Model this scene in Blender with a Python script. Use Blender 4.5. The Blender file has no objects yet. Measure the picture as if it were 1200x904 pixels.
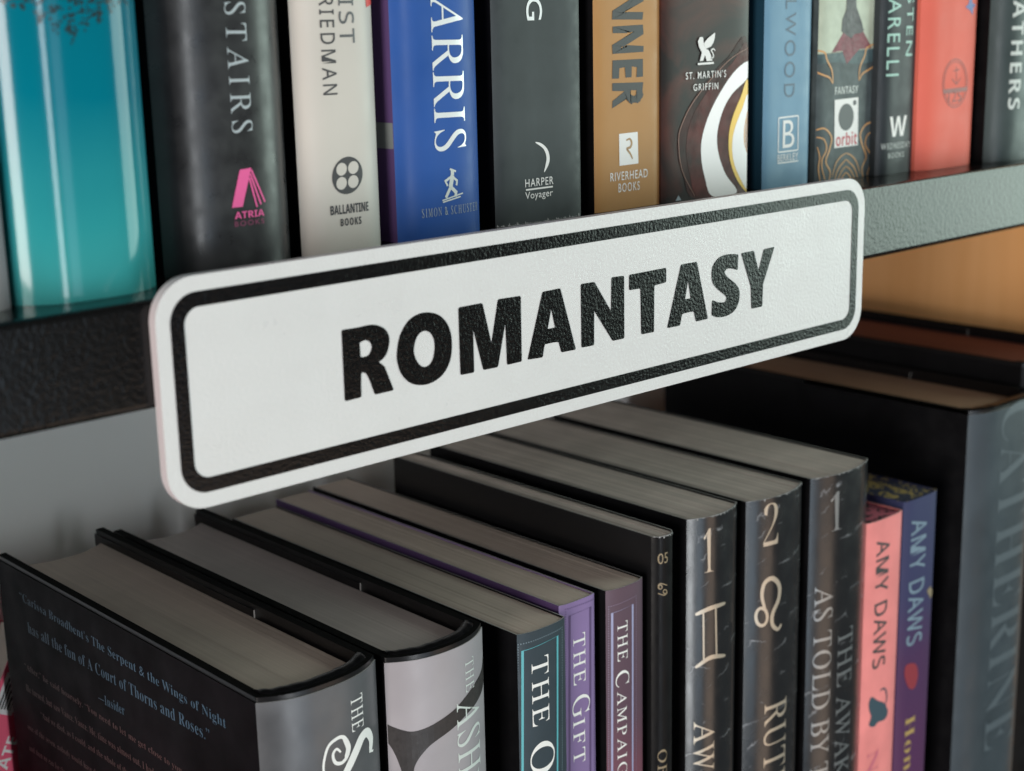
import bpy, bmesh, math, random
from mathutils import Vector, Matrix, geometry
random.seed(7)
MM = 0.001
scene = bpy.context.scene
col = scene.collection

CAM_R = [[0.7362483, -0.6763618, -0.0217539], [-0.1761565, -0.1605174, -0.9711864], [0.6533815, 0.7188664, -0.2373262]]
# ---------------------------------------------------------------- camera
cam_data = bpy.data.cameras.new('camera')
cam = bpy.data.objects.new('camera', cam_data)
col.objects.link(cam)
r_, d_, f_ = [Vector(v) for v in CAM_R]
m = Matrix((( r_.x, -d_.x, -f_.x), (r_.y, -d_.y, -f_.y), (r_.z, -d_.z, -f_.z))).to_4x4()
m.translation = Vector((0, -0.2807, 0))
cam.matrix_world = m
cam_data.sensor_width = 36
cam_data.lens = 1782.785 / 1200 * 36
cam_data.clip_start = 0.01
cam_data.clip_end = 50
cam_data.dof.use_dof = True
cam_data.dof.focus_distance = 0.415
cam_data.dof.aperture_fstop = 15.5
scene.camera = cam

# ---------------------------------------------------------------- world and lamps
world = bpy.data.worlds.new('World')
scene.world = world
world.use_nodes = True
bg = world.node_tree.nodes['Background']
bg.inputs[0].default_value = (0.95, 0.97, 1.0, 1)
bg.inputs[1].default_value = 0.05

def lamp(name, loc, target, sx, sy, watt, colour):
    l = bpy.data.lights.new(name, 'AREA')
    l.shape = 'RECTANGLE'; l.size = sx; l.size_y = sy; l.energy = watt; l.color = colour
    o = bpy.data.objects.new(name, l)
    col.objects.link(o)
    o.location = loc
    dd = (Vector(target) - Vector(loc)).normalized()
    o.rotation_euler = dd.to_track_quat('-Z', 'Y').to_euler()
    return o
T0 = (0.30, 0.0, -0.08)
lamp('window_light', (2.27, -0.92, 0.34), (0.3, 0, 0.2), 1.10, 1.7, 30, (0.80, 1.0, 0.90))
lamp('front_window_light', (0.04, -1.75, -0.28), T0, 0.22, 1.8, 13.4, (0.93, 0.97, 1.0))
lamp('blue_room_light', (0.52, -1.75, -0.50), T0, 0.36, 1.1, 2.4, (0.66, 0.83, 1.0))
lamp('ceiling_light', (0.0, -1.4, 1.7), T0, 1.2, 1.0, 3, (1.0, 0.98, 0.95))
lamp('side_room_light', (-1.45, -0.72, -0.26), T0, 0.5, 1.2, 31, (1.0, 0.93, 0.87))
lamp('warm_floor_light', (1.02, -1.30, -0.88), T0, 0.5, 0.6, 1.3, (1.0, 0.74, 0.56))

scene.view_settings.view_transform = 'Standard'
scene.view_settings.look = 'None'
scene.view_settings.exposure = 0
scene.view_settings.gamma = 1
scene.view_settings.use_curve_mapping = False
# ---------------------------------------------------------------- measured layout (mm, on each spine)
GEO_LACE_C = (147.76, -4.38)
GEO = {'grey': (None, 131.7, 17, None),
'teal': (133.3, 166.2, 18.5, None),
'stairs': (173.0, 207.9, 27, None),
'beige': (211.0, 235.6, 27, None),
'blue': (240.1, 268.4, 26, None),
'harper': (275.7, 308.9, 28, None),
'river': (314.3, 342.7, 28, None),
'griff': (341.8, 382.2, 27, None),
'berk': (388.6, 412.9, 26, None),
'orb': (415.1, 449.1, 25, None),
'wed': (445.0, 468.3, 22, None),
'coral': (464.8, 500.4, 19, None),
'dark': (504.5, None, 16, None),
'L1': (181.4, 218.1, 14, -160.9),
'L2': (220.7, 254.8, 14, -162.9),
'order': (264.7, 283.5, 11, -167.2),
'gift': (284.9, 299.6, 15, -164.1),
'camp': (303.2, 319.4, 14, -166.3),
'five': (323.2, 332.5, 14, -154.4),
'aw': (339.4, 363.8, 14, -153.0),
'ru': (368.3, 397.8, 14, -154.1),
'told': (402.4, 435.6, 14, -154.1),
'pink': (435.9, 458.3, 14, -178.4),
'navy': (459.1, 480.9, 14, -175.8),
'R1': (500.3, 542.2, 14, -149.7)}
TEXTS = [
 ('stairs', 'STAIRS', 'R', 'v', 189.71, 195.35, -25.11, 4.01, 'foil', 0.01, 1),
 ('stairs', 'ATRIA', 'D', 'h', 188.99, 197.15, -44.65, -43.08, 'pink_ink', 0, 1),
 ('stairs', 'BOOKS', 'S', 'h', 188.84, 197.02, -46.4, -45.23, 'pink_dim', 0, 1),
 ('beige', 'IST', 'L', 'v', 223.36, 227.94, -6.03, 4.47, 'grey_foil', 0.01, 1),
 ('beige', 'RIEDMAN', 'L', 'v', 217.85, 221.97, -18.08, 5.12, 'grey_ink', 0.012, 1),
 ('beige', 'BALLANTINE', 'D', 'h', 218.17, 229.96, -47.04, -44.74, 'grey_ink', 0.02, 1),
 ('beige', 'BOOKS', 'D', 'h', 221.01, 227.43, -50.06, -48.17, 'grey_ink', 0.02, 1),
 ('blue', 'ARRIS', 'R', 'v', 250.87, 261.74, -34.01, 5.37, 'white_foil', 0.022, 1),
 ('blue', 'SIMON & SCHUSTER', 'R', 'h', 246.18, 266.21, -50.54, -48.25, 'pale_dim', 0, 1),
 ('harper', 'G', 'S', 'v', 287.97, 293.84, -1.85, 4.14, 'white_foil', 0.01, 1),
 ('harper', 'HARPER', 'S', 'h', 286.39, 297.17, -46.58, -44.4, 'white_ink', 0.012, 1),
 ('harper', 'Voyager', 'S', 'h', 286.3, 296.86, -50.47, -47.95, 'white_ink', 0.012, 1),
 ('river', 'NNER', 'D', 'v', 321.52, 334.4, -27.27, 5.53, 'dark_ink', 0.035, 1),
 ('river', 'RIVERHEAD', 'S', 'h', 320.41, 336.38, -48.05, -45.54, 'white_ink', 0.015, 1),
 ('river', 'BOOKS', 'S', 'h', 323.78, 332.83, -51.51, -48.91, 'white_ink', 0.015, 1),
 ('griff', "ST. MARTIN'S", 'S', 'h', 351.99, 370.66, -20.3, -18.11, 'white_ink', 0.02, 6),
 ('griff', 'GRIFFIN', 'S', 'h', 355.48, 367.0, -23.81, -21.76, 'white_ink', 0.02, 6),
 ('berk', 'ELWOOD', 'S', 'v', 398.49, 404.09, -28.06, 6.88, 'berk_ink', 0.01, 1),
 ('berk', 'B', 'S', 'h', 398.37, 404.41, -44.02, -35.21, 'white_ink', -0.015, 1),
 ('berk', 'BERKLEY', 'S', 'h', 395.81, 406.63, -48.18, -45.97, 'white_ink', 0.01, 1),
 ('orb', 'FANTASY', 'D', 'h', 424.23, 437.19, -28.34, -25.84, 'pale_ink', -0.01, 1),
 ('orb', 'orbit', 'D', 'h', 425.43, 437.26, -45.42, -41.08, 'red_ink', -0.01, 3),
 ('wed', 'STEN', 'S', 'v', 458.12, 462.03, -16.94, 3.67, 'mint_ink', 0.01, 1),
 ('wed', 'ARELLI', 'S', 'v', 447.83, 454.48, -23.36, 2.15, 'mint_ink', 0.01, 1),
 ('wed', 'W', 'D', 'h', 450.34, 460.39, -43.87, -37.0, 'white_ink', 0, 1),
 ('wed', 'WEDNESDAY', 'S', 'h', 446.79, 463.14, -48.05, -45.94, 'pale_ink', 0.012, 1),
 ('wed', 'BOOKS', 'S', 'h', 450.23, 459.43, -51.12, -49.34, 'pale_ink', 0.012, 1),
 ('dark', 'EATHERS', 'D', 'v', 511.61, 517.94, -37.78, 6.01, 'pale_ink', 0, 1),
 ('coral', '125', 'S', 'h', 479.71, 488.09, -33.63, -29.87, 'coral_ink', 0, 1),
 ('L1', 'THE', 'R', 'v', 205.94, 210.2, -175.52, -166.11, 'white_ink', 0.01, 1),
 ('L2', 'THE', 'R', 'v', 243.53, 247.32, -177.07, -167.74, 'pale_ink', 0, 1),
 ('L2', 'ASH', 'R', 'v', 239.62, 249.86, -200.77, -178.84, 'pale_ink', 0.012, 1),
 ('L2', 'ES', 'R', 'v', 238.96, 248.64, -213.47, -201.27, 'pale_ink', 0.012, 1),
 ('order', 'THE', 'R', 'v', 268.92, 275.14, -196.61, -175.93, 'white_ink', 0.01, 1),
 ('order', 'O', 'R', 'v', 267.92, 277.05, -212.01, -202.01, 'white_ink', 0.012, 1),
 ('gift', 'THE', 'R', 'v', 289.85, 294.72, -192.32, -176.52, 'white_ink', 0.01, 1),
 ('gift', 'G', 'R', 'v', 289.15, 296.52, -202.81, -196.02, 'white_ink', 0.01, 1),
 ('gift', 'IFT', 'R', 'v', 289.42, 294.21, -217.72, -203.53, 'white_ink', 0.01, 1),
 ('camp', 'THE', 'R', 'v', 307.01, 311.02, -189.65, -177.2, 'white_ink', 0.01, 1),
 ('camp', 'C', 'R', 'v', 306.2, 311.71, -197.97, -192.91, 'white_ink', 0.01, 1),
 ('camp', 'AMPAIGN', 'R', 'v', 306.69, 310.59, -232.84, -199.28, 'white_ink', 0.012, 1),
 ('five', '05', 'S', 'h', 324.5, 327.87, -163.15, -159.73, 'gold_ink', 0, 1),
 ('five', 'ORIGINS', 'R', 'v', 324.55, 327.71, -253.84, -224.82, 'gold_ink', 0.012, 1),
 ('aw', '1', 'B', 'h', 344.57, 348.32, -171.28, -156.8, 'rose_foil', 0.015, 1),
 ('aw', 'AWAKENING', 'R', 'v', 341.79, 349.58, -293.98, -221.41, 'rose_foil', 0.015, 1),
 ('ru', '2', 'B', 'h', 374.52, 380.69, -170.31, -155.85, 'rose_foil', 0.015, 1),
 ('ru', 'RUTHLESS', 'R', 'v', 376.08, 387.46, -292.55, -226.67, 'rose_foil', 0.015, 1),
 ('told', '1', 'B', 'h', 410.38, 416.0, -174.16, -160.23, 'silver_foil', 0.015, 1),
 ('told', 'AS TOLD BY THE BOYS', 'R', 'v', 404.96, 412.77, -312.19, -193.2, 'silver_foil', 0.015, 1),
 ('told', 'THE AWAKENING', 'R', 'v', 415.93, 425.16, -303.68, -212.32, 'silver_foil', 0.015, 1),
 ('pink', 'AMY DAWS', 'L', 'v', 441.16, 449.17, -235.74, -186.08, 'grey_ink', 0.02, 1),
 ('navy', 'AMY DAWS', 'L', 'v', 463.13, 473.06, -233.49, -183.79, 'mint_pale', 0.02, 1),
 ('navy', 'Honeymoon', 'B', 'v', 462.87, 470.65, -327.17, -262.77, 'yellow_ink', 0, 1),
 ('R1', 'CATHERINE', 'B', 'v', 516.5, 539.89, -295.17, -150.05, 'R1_ink', 0, 1),
 ('pink', 'Nine', 'B', 'v', 440.26, 446.99, -296.33, -268.41, 'rose_dim', 0, 1)]
SIGN_LETTERS = [
 ('R', [[('c', 202.36, -69.92), ('s', 206.75, -70.04), ('s', 211.38, -70.06), ('s', 214.63, -71.42), ('s', 215.99, -73.54), ('s', 215.87, -75.77), ('s', 214.68, -78.14), ('c', 212.64, -79.33), ('s', 214.16, -80.46), ('s', 214.87, -82.03), ('c', 216.82, -86.86), ('c', 211.16, -86.92), ('s', 209.87, -83.4), ('s', 208.99, -81.64), ('s', 208.05, -81.0), ('s', 207.37, -81.52), ('c', 207.11, -86.8), ('c', 202.33, -86.9)], [('c', 207.31, -73.74), ('s', 209.06, -73.39), ('s', 210.45, -74.19), ('s', 210.77, -75.57), ('s', 210.03, -76.88), ('s', 208.84, -77.32), ('c', 207.42, -77.17)]]),
 ('O', [[('s', 218.19, -78.08), ('s', 219.27, -74.06), ('s', 221.84, -70.92), ('s', 224.96, -69.61), ('s', 228.24, -69.61), ('s', 231.52, -70.75), ('s', 233.94, -73.08), ('s', 235.21, -76.25), ('s', 235.28, -79.92), ('s', 234.38, -83.1), ('s', 232.14, -85.72), ('s', 228.71, -87.11), ('s', 224.96, -87.1), ('s', 221.73, -85.85), ('s', 219.41, -83.48), ('s', 218.34, -80.69)], [('s', 223.43, -77.65), ('s', 224.28, -75.34), ('s', 225.77, -74.11), ('s', 227.42, -74.05), ('s', 229.03, -75.12), ('s', 229.89, -77.39), ('s', 229.65, -79.98), ('s', 228.73, -81.98), ('s', 227.23, -82.81), ('s', 225.59, -82.52), ('s', 224.21, -81.04), ('s', 223.48, -79.28)]]),
 ('M', [[('c', 237.82, -69.82), ('c', 245.66, -69.78), ('c', 248.38, -80.53), ('c', 250.93, -69.59), ('c', 258.71, -69.8), ('c', 258.62, -86.93), ('c', 253.53, -86.96), ('c', 253.24, -75.91), ('c', 250.37, -86.99), ('c', 245.47, -86.91), ('c', 242.4, -75.82), ('c', 242.35, -86.99), ('c', 237.86, -86.86)]]),
 ('A', [[('c', 266.4, -69.85), ('c', 272.81, -69.76), ('c', 278.25, -87.02), ('c', 272.88, -86.9), ('s', 272.24, -84.88), ('s', 271.5, -83.9), ('s', 267.48, -83.78), ('s', 266.72, -84.31), ('c', 266.08, -87.08), ('c', 260.7, -86.83)], [('c', 269.42, -74.63), ('c', 270.73, -79.88), ('c', 268.02, -79.88)]]),
 ('N', [[('c', 280.39, -69.69), ('c', 285.47, -69.78), ('c', 291.79, -78.61), ('c', 292.07, -69.42), ('c', 296.96, -69.62), ('c', 296.95, -86.96), ('c', 292.39, -86.95), ('c', 285.28, -77.49), ('c', 285.16, -86.97), ('c', 280.4, -86.86)]]),
 ('T', [[('c', 298.99, -69.65), ('c', 313.98, -69.6), ('c', 313.99, -73.68), ('c', 309.08, -73.96), ('c', 308.98, -87.06), ('c', 303.8, -86.94), ('c', 303.49, -73.99), ('c', 298.97, -73.88)]]),
 ('A', [[('c', 320.22, -69.48), ('c', 326.99, -69.52), ('c', 332.03, -86.77), ('c', 326.8, -86.81), ('s', 326.14, -84.75), ('s', 325.44, -83.71), ('s', 321.47, -83.7), ('s', 320.69, -84.11), ('c', 319.92, -86.94), ('c', 314.47, -86.81)], [('c', 323.24, -74.35), ('c', 324.44, -79.7), ('c', 322.02, -79.64)]]),
 ('S', [[('c', 345.41, -69.64), ('c', 345.23, -74.25), ('s', 342.14, -73.38), ('s', 340.03, -73.4), ('s', 339.39, -74.4), ('s', 340.8, -75.84), ('s', 343.9, -77.88), ('s', 345.91, -79.98), ('s', 346.24, -82.22), ('s', 345.44, -84.67), ('s', 343.51, -86.41), ('s', 340.17, -87.19), ('s', 336.29, -86.98), ('c', 333.7, -86.05), ('c', 333.86, -81.56), ('s', 336.77, -82.63), ('s', 339.54, -82.91), ('s', 340.18, -81.73), ('s', 339.22, -80.69), ('s', 336.16, -78.65), ('s', 334.06, -76.57), ('s', 333.54, -74.35), ('s', 333.88, -71.9), ('s', 336.02, -69.86), ('s', 338.74, -69.12), ('s', 342.06, -69.16)]]),
 ('Y', [[('c', 346.7, -69.47), ('c', 352.59, -69.41), ('c', 354.94, -75.67), ('c', 357.26, -69.53), ('c', 362.34, -69.39), ('c', 357.2, -80.04), ('c', 356.98, -86.78), ('c', 351.88, -86.71), ('c', 351.42, -79.99)]])]
ART = [
 ('stairs', 'poly', 'emblem', 'pink_ink', 1, [(191.11, -33.47), (194.26, -33.24), (191.25, -41.99), (188.35, -41.95)], 0),
 ('stairs', 'line', 'emblem', 'pink_ink', 1, [(194.22, -33.73), (197.55, -41.45)], (0.45, 0)),
 ('stairs', 'line', 'emblem', 'pink_ink', 1, [(193.89, -34.6), (196.36, -41.93)], (0.45, 0)),
 ('stairs', 'line', 'emblem', 'pink_ink', 1, [(193.56, -35.46), (195.22, -42.42)], (0.45, 0)),
 ('beige', 'poly', 'emblem', 'grey_ink', 1, [(228.47, -37.65), (228.28, -38.68), (227.86, -39.65), (227.23, -40.53), (226.43, -41.27), (225.5, -41.83), (224.49, -42.18), (223.45, -42.31), (222.42, -42.2), (221.47, -41.88), (220.63, -41.34), (219.95, -40.63), (219.47, -39.78), (219.19, -38.83), (219.14, -37.82), (219.31, -36.81), (219.7, -35.85), (220.29, -34.97), (221.05, -34.24), (221.96, -33.68), (222.95, -33.32), (223.99, -33.17), (225.01, -33.26), (225.98, -33.57), (226.85, -34.1), (227.57, -34.81), (228.1, -35.67), (228.4, -36.63)], 0),
 ('beige', 'poly', 'emblem', 'beige_ink', 2, [(223.64, -36.05), (223.44, -36.73), (222.96, -37.29), (222.3, -37.6), (221.59, -37.62), (220.97, -37.33), (220.57, -36.79), (220.45, -36.12), (220.65, -35.44), (221.12, -34.89), (221.77, -34.57), (222.48, -34.56), (223.11, -34.84), (223.52, -35.38)], 0),
 ('beige', 'poly', 'emblem', 'beige_ink', 2, [(223.44, -39.47), (223.24, -40.16), (222.76, -40.71), (222.1, -41.02), (221.39, -41.03), (220.77, -40.74), (220.36, -40.2), (220.25, -39.53), (220.44, -38.85), (220.92, -38.29), (221.57, -37.98), (222.28, -37.97), (222.9, -38.26), (223.32, -38.8)], 0),
 ('beige', 'poly', 'emblem', 'beige_ink', 2, [(227.25, -35.92), (227.05, -36.61), (226.56, -37.16), (225.89, -37.48), (225.16, -37.49), (224.53, -37.2), (224.12, -36.66), (224.0, -35.99), (224.2, -35.3), (224.68, -34.75), (225.34, -34.43), (226.06, -34.41), (226.7, -34.7), (227.13, -35.24)], 0),
 ('beige', 'poly', 'emblem', 'beige_ink', 2, [(227.05, -39.36), (226.85, -40.05), (226.36, -40.61), (225.69, -40.92), (224.96, -40.93), (224.33, -40.63), (223.92, -40.09), (223.8, -39.41), (224.0, -38.73), (224.48, -38.17), (225.14, -37.86), (225.86, -37.84), (226.5, -38.14), (226.93, -38.68)], 0),
 ('beige', 'poly', 'sticker', 'coral_ink2', 1, [(231.75, 8.21), (237.32, 8.68), (237.04, 3.51), (232.52, 2.28)], 0),
 ('blue', 'line', 'emblem', 'pale_ink', 1, [(256.55, -39.18), (256.5, -40.46)], (1.1, 0)),
 ('blue', 'line', 'emblem', 'pale_ink', 1, [(256.5, -40.46), (255.78, -43.43)], (1.3, 0)),
 ('blue', 'line', 'emblem', 'pale_ink', 1, [(255.78, -43.43), (254.08, -46.01)], (0.9, 0)),
 ('blue', 'line', 'emblem', 'pale_ink', 1, [(255.79, -43.28), (257.63, -44.97), (257.28, -46.01)], (0.9, 0)),
 ('blue', 'line', 'emblem', 'pale_ink', 1, [(256.09, -40.73), (254.06, -41.76), (254.8, -43.04)], (0.6, 0)),
 ('blue', 'line', 'emblem', 'pale_ink', 1, [(256.49, -40.76), (258.06, -41.96), (257.8, -43.16)], (0.6, 0)),
 ('blue', 'line', 'emblem', 'pale_ink', 1, [(252.86, -46.65), (260.0, -45.35)], (0.35, 0)),
 ('blue', 'line', 'emblem', 'pale_ink', 1, [(253.04, -47.12), (259.12, -46.19)], (0.35, 0)),
 ('blue', 'line', 'emblem', 'pale_ink', 1, [(255.67, -38.73), (257.75, -39.51)], (0.5, 0)),
 ('harper', 'poly', 'emblem', 'white_ink', 1, [(290.44, -34.56), (292.66, -34.95), (294.87, -36.56), (295.84, -38.82), (295.45, -40.98), (293.59, -43.09), (294.33, -40.72), (294.6, -38.72), (293.41, -36.45)], 1),
 ('harper', 'line', 'emblem', 'white_ink', 1, [(286.57, -47.33), (296.9, -47.29)], (0.45, 0)),
 ('river', 'poly', 'emblem', 'white_ink', 1, [(324.1, -34.56), (332.03, -34.45), (332.32, -43.71), (324.24, -43.77)], 0),
 ('river', 'line', 'emblem', 'tan_ink', 2, [(327.09, -36.6), (328.56, -36.28), (329.39, -37.4), (328.86, -38.65), (327.5, -39.12), (328.85, -40.64), (329.79, -42.15)], (0.75, 1)),
 ('griff', 'poly', 'emblem', 'white_ink', 6, [(357.36, -9.3), (358.24, -8.03), (359.7, -8.07), (360.07, -10.09), (360.99, -11.57), (362.36, -11.97), (363.29, -13.24), (364.12, -15.16), (361.49, -15.21), (360.67, -13.37), (359.9, -15.01), (358.32, -15.1), (359.19, -12.59), (357.82, -10.75)], 0),
 ('griff', 'poly', 'emblem', 'white_ink', 6, [(360.07, -9.95), (361.75, -8.55), (365.26, -6.83), (365.16, -8.42), (364.61, -9.64), (363.49, -10.92), (360.99, -11.57)], 0),
 ('griff', 'line', 'emblem', 'white_ink', 6, [(363.31, -14.55), (364.67, -14.01), (364.2, -12.83), (363.5, -12.08), (364.64, -11.68), (365.45, -12.29)], (0.45, 1)),
 ('griff', 'line', 'emblem', 'white_ink', 6, [(357.43, -15.93), (364.82, -15.84)], (0.6, 0)),
 ('griff', 'poly', 'cover_art', 'ring_brown', 1, [(381.95, -10.72), (371.63, -14.47), (360.22, -22.45), (351.86, -30.76), (348.6, -40.05), (351.44, -49.12), (357.18, -56.53), (383.09, -56.16)], 1),
 ('griff', 'poly', 'cover_art', 'ring_red', 2, [(382.01, -12.59), (374.02, -16.03), (362.52, -24.02), (355.23, -31.7), (352.49, -40.33), (354.25, -48.62), (359.48, -56.45), (383.09, -56.39)], 1),
 ('griff', 'poly', 'cover_art', 'art_white', 3, [(382.11, -15.96), (374.09, -19.37), (364.89, -28.57), (360.06, -37.17), (359.45, -43.82), (361.13, -49.96), (364.83, -56.35), (376.79, -56.32), (371.1, -50.05), (367.44, -42.93), (366.99, -36.89), (369.57, -30.32), (374.21, -25.34), (382.24, -20.62)], 1),
 ('griff', 'poly', 'cover_art', 'art_yellow', 4, [(382.3, -23.11), (377.89, -27.03), (373.43, -34.3), (372.36, -41.03), (373.68, -47.21), (377.21, -52.89), (381.61, -56.56), (383.1, -56.55)], 1),
 ('griff', 'poly', 'cover_art', 'art_white', 5, [(382.4, -27.27), (378.61, -30.84), (375.03, -36.67), (374.05, -41.91), (375.25, -47.34), (378.47, -52.23), (381.9, -55.66), (383.02, -53.43)], 1),
 ('griff', 'poly', 'cover_art', 'art_yellow2', 5, [(382.49, -31.07), (380.44, -34.75), (379.87, -39.28), (380.64, -42.4), (382.8, -44.11)], 1),
 ('griff', 'poly', 'cover_art', 'pale_dim', 3, [(347.71, -56.22), (349.02, -54.63), (350.37, -56.17)], 0),
 ('griff', 'line', 'cover_art', 'ring_line', 3, [(381.99, -11.84), (371.66, -15.58), (356.86, -25.94), (350.0, -34.3), (349.15, -40.09), (350.87, -47.59), (356.6, -55.57)], (0.35, 1)),
 ('berk', 'line', 'emblem', 'white_ink', 1, [(396.04, -34.28), (406.28, -34.11)], (0.45, 0)),
 ('berk', 'line', 'emblem', 'white_ink', 1, [(406.28, -34.11), (406.43, -45.18)], (0.45, 0)),
 ('berk', 'line', 'emblem', 'white_ink', 1, [(406.43, -45.18), (396.13, -45.19)], (0.45, 0)),
 ('berk', 'line', 'emblem', 'white_ink', 1, [(396.13, -45.19), (396.04, -34.28)], (0.45, 0)),
 ('berk', 'line', 'emblem', 'white_ink', 1, [(395.86, -48.7), (406.69, -48.7)], (0.4, 0)),
 ('orb', 'poly', 'cover_art', 'cream_art', 1, [(414.52, 9.1), (447.88, 11.43), (448.56, -14.1), (414.77, -15.17)], 0),
 ('orb', 'poly', 'cover_art', 'sea_dark', 1, [(414.76, -14.94), (448.53, -13.86), (448.51, -18.33), (437.17, -18.89), (423.39, -17.82), (414.89, -18.06)], 0),
 ('orb', 'poly', 'cover_art', 'cloak_red', 2, [(428.05, -8.11), (437.92, -7.15), (444.29, -13.81), (436.91, -14.06), (432.62, -16.96), (430.23, -18.63), (427.55, -14.25), (421.65, -14.69)], 0),
 ('orb', 'poly', 'cover_art', 'cloak_dark', 3, [(429.2, 6.73), (433.56, 6.71), (434.77, -0.36), (438.11, -5.56), (438.77, -7.41), (439.62, -7.58), (438.01, -8.74), (433.86, -9.04), (432.28, -10.43), (428.91, -8.92), (426.69, -7.92), (427.04, -4.16), (429.06, -1.07)], 0),
 ('orb', 'line', 'ornament', 'orange_ink', 2, [(413.39, -13.57), (418.11, -14.5), (419.42, -16.89), (422.18, -20.54), (422.9, -24.53)], (0.7, 1)),
 ('orb', 'line', 'ornament', 'orange_ink', 2, [(413.93, -20.21), (417.24, -21.52), (420.96, -22.7), (422.77, -24.68)], (0.6, 1)),
 ('orb', 'line', 'ornament', 'orange_ink', 2, [(415.0, -39.39), (419.11, -39.07), (422.92, -42.14), (422.02, -46.12), (420.21, -50.03), (422.63, -53.47), (422.23, -56.54)], (0.7, 1)),
 ('orb', 'line', 'ornament', 'orange_ink', 2, [(415.46, -41.65), (419.01, -42.68), (420.43, -46.0), (418.29, -49.07), (418.41, -52.32), (420.08, -56.11)], (0.6, 1)),
 ('orb', 'line', 'ornament', 'orange_ink', 2, [(425.23, -56.56), (427.13, -53.03), (431.43, -50.09)], (0.55, 1)),
 ('orb', 'line', 'ornament', 'orange_ink', 2, [(426.9, -56.87), (428.98, -54.01), (431.54, -52.41)], (0.5, 1)),
 ('orb', 'line', 'ornament', 'orange_ink', 2, [(428.57, -57.02), (430.16, -55.42), (431.65, -54.48)], (0.5, 1)),
 ('orb', 'line', 'ornament', 'orange_ink', 2, [(423.81, -55.37), (425.67, -51.28), (428.32, -49.03), (431.32, -48.03)], (0.5, 1)),
 ('orb', 'line', 'ornament', 'orange_ink', 2, [(415.94, -44.89), (417.1, -48.18), (416.69, -52.19), (417.62, -56.31)], (0.5, 1)),
 ('orb', 'line', 'ornament', 'orange_ink', 2, [(448.35, -12.15), (441.66, -13.58), (440.39, -16.15), (437.8, -20.06), (437.46, -24.16)], (0.7, 1)),
 ('orb', 'line', 'ornament', 'orange_ink', 2, [(448.59, -19.12), (443.53, -20.72), (439.32, -22.19), (437.61, -24.31)], (0.6, 1)),
 ('orb', 'line', 'ornament', 'orange_ink', 2, [(449.77, -39.18), (443.14, -38.91), (439.3, -42.1), (440.67, -46.17), (443.07, -50.2), (440.81, -53.7), (441.56, -56.86)], (0.7, 1)),
 ('orb', 'line', 'ornament', 'orange_ink', 2, [(449.33, -41.56), (443.66, -42.63), (442.39, -46.05), (445.3, -49.24), (445.52, -52.61), (443.89, -56.48)], (0.6, 1)),
 ('orb', 'line', 'ornament', 'orange_ink', 2, [(438.4, -56.77), (436.08, -53.14), (431.43, -50.09)], (0.55, 1)),
 ('orb', 'line', 'ornament', 'orange_ink', 2, [(436.71, -57.03), (434.29, -54.07), (431.54, -52.41)], (0.5, 1)),
 ('orb', 'line', 'ornament', 'orange_ink', 2, [(435.02, -57.13), (433.24, -55.47), (431.65, -54.48)], (0.5, 1)),
 ('orb', 'line', 'ornament', 'orange_ink', 2, [(439.77, -55.61), (437.4, -51.39), (434.45, -49.07), (431.32, -48.03)], (0.5, 1)),
 ('orb', 'line', 'ornament', 'orange_ink', 2, [(448.8, -44.95), (446.93, -48.34), (448.31, -52.55), (447.2, -56.8)], (0.5, 1)),
 ('orb', 'poly', 'emblem', 'white_ink', 2, [(424.1, -30.0), (437.35, -29.81), (437.94, -45.81), (424.59, -45.9)], 0),
 ('orb', 'poly', 'emblem', 'orb_dark', 3, [(435.02, -35.94), (434.96, -36.94), (434.69, -37.9), (434.22, -38.76), (433.57, -39.48), (432.78, -40.02), (431.89, -40.37), (430.93, -40.49), (429.97, -40.39), (429.05, -40.07), (428.21, -39.54), (427.5, -38.84), (426.96, -38.0), (426.6, -37.07), (426.44, -36.08), (426.5, -35.09), (426.77, -34.14), (427.23, -33.29), (427.87, -32.57), (428.65, -32.03), (429.53, -31.68), (430.48, -31.55), (431.44, -31.64), (432.36, -31.95), (433.2, -32.46), (433.93, -33.16), (434.49, -34.0), (434.86, -34.94)], 0),
 ('orb', 'poly', 'emblem', 'orb_dark', 3, [(436.32, -31.47), (436.21, -31.92), (435.87, -32.25), (435.39, -32.38), (434.89, -32.27), (434.52, -31.95), (434.36, -31.51), (434.47, -31.06), (434.81, -30.72), (435.29, -30.59), (435.79, -30.7), (436.16, -31.02)], 0),
 ('coral', 'line', 'emblem', 'coral_ink', 1, [(491.68, -26.96), (491.68, -28.61), (491.33, -30.2), (490.68, -31.67), (489.75, -32.97), (488.6, -34.04), (487.27, -34.84), (485.81, -35.34), (484.27, -35.53), (482.71, -35.39), (481.19, -34.93), (479.77, -34.18), (478.5, -33.16), (477.43, -31.92), (476.6, -30.49), (476.04, -28.95), (475.77, -27.34), (475.78, -25.72), (476.09, -24.16), (476.67, -22.71), (477.52, -21.44), (478.61, -20.37), (479.88, -19.57), (481.31, -19.05), (482.82, -18.84), (484.37, -18.94), (485.9, -19.36), (487.34, -20.09), (488.65, -21.09), (489.79, -22.32), (490.71, -23.75), (491.35, -25.32), (491.68, -26.96)], (0.35, 0)),
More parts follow.
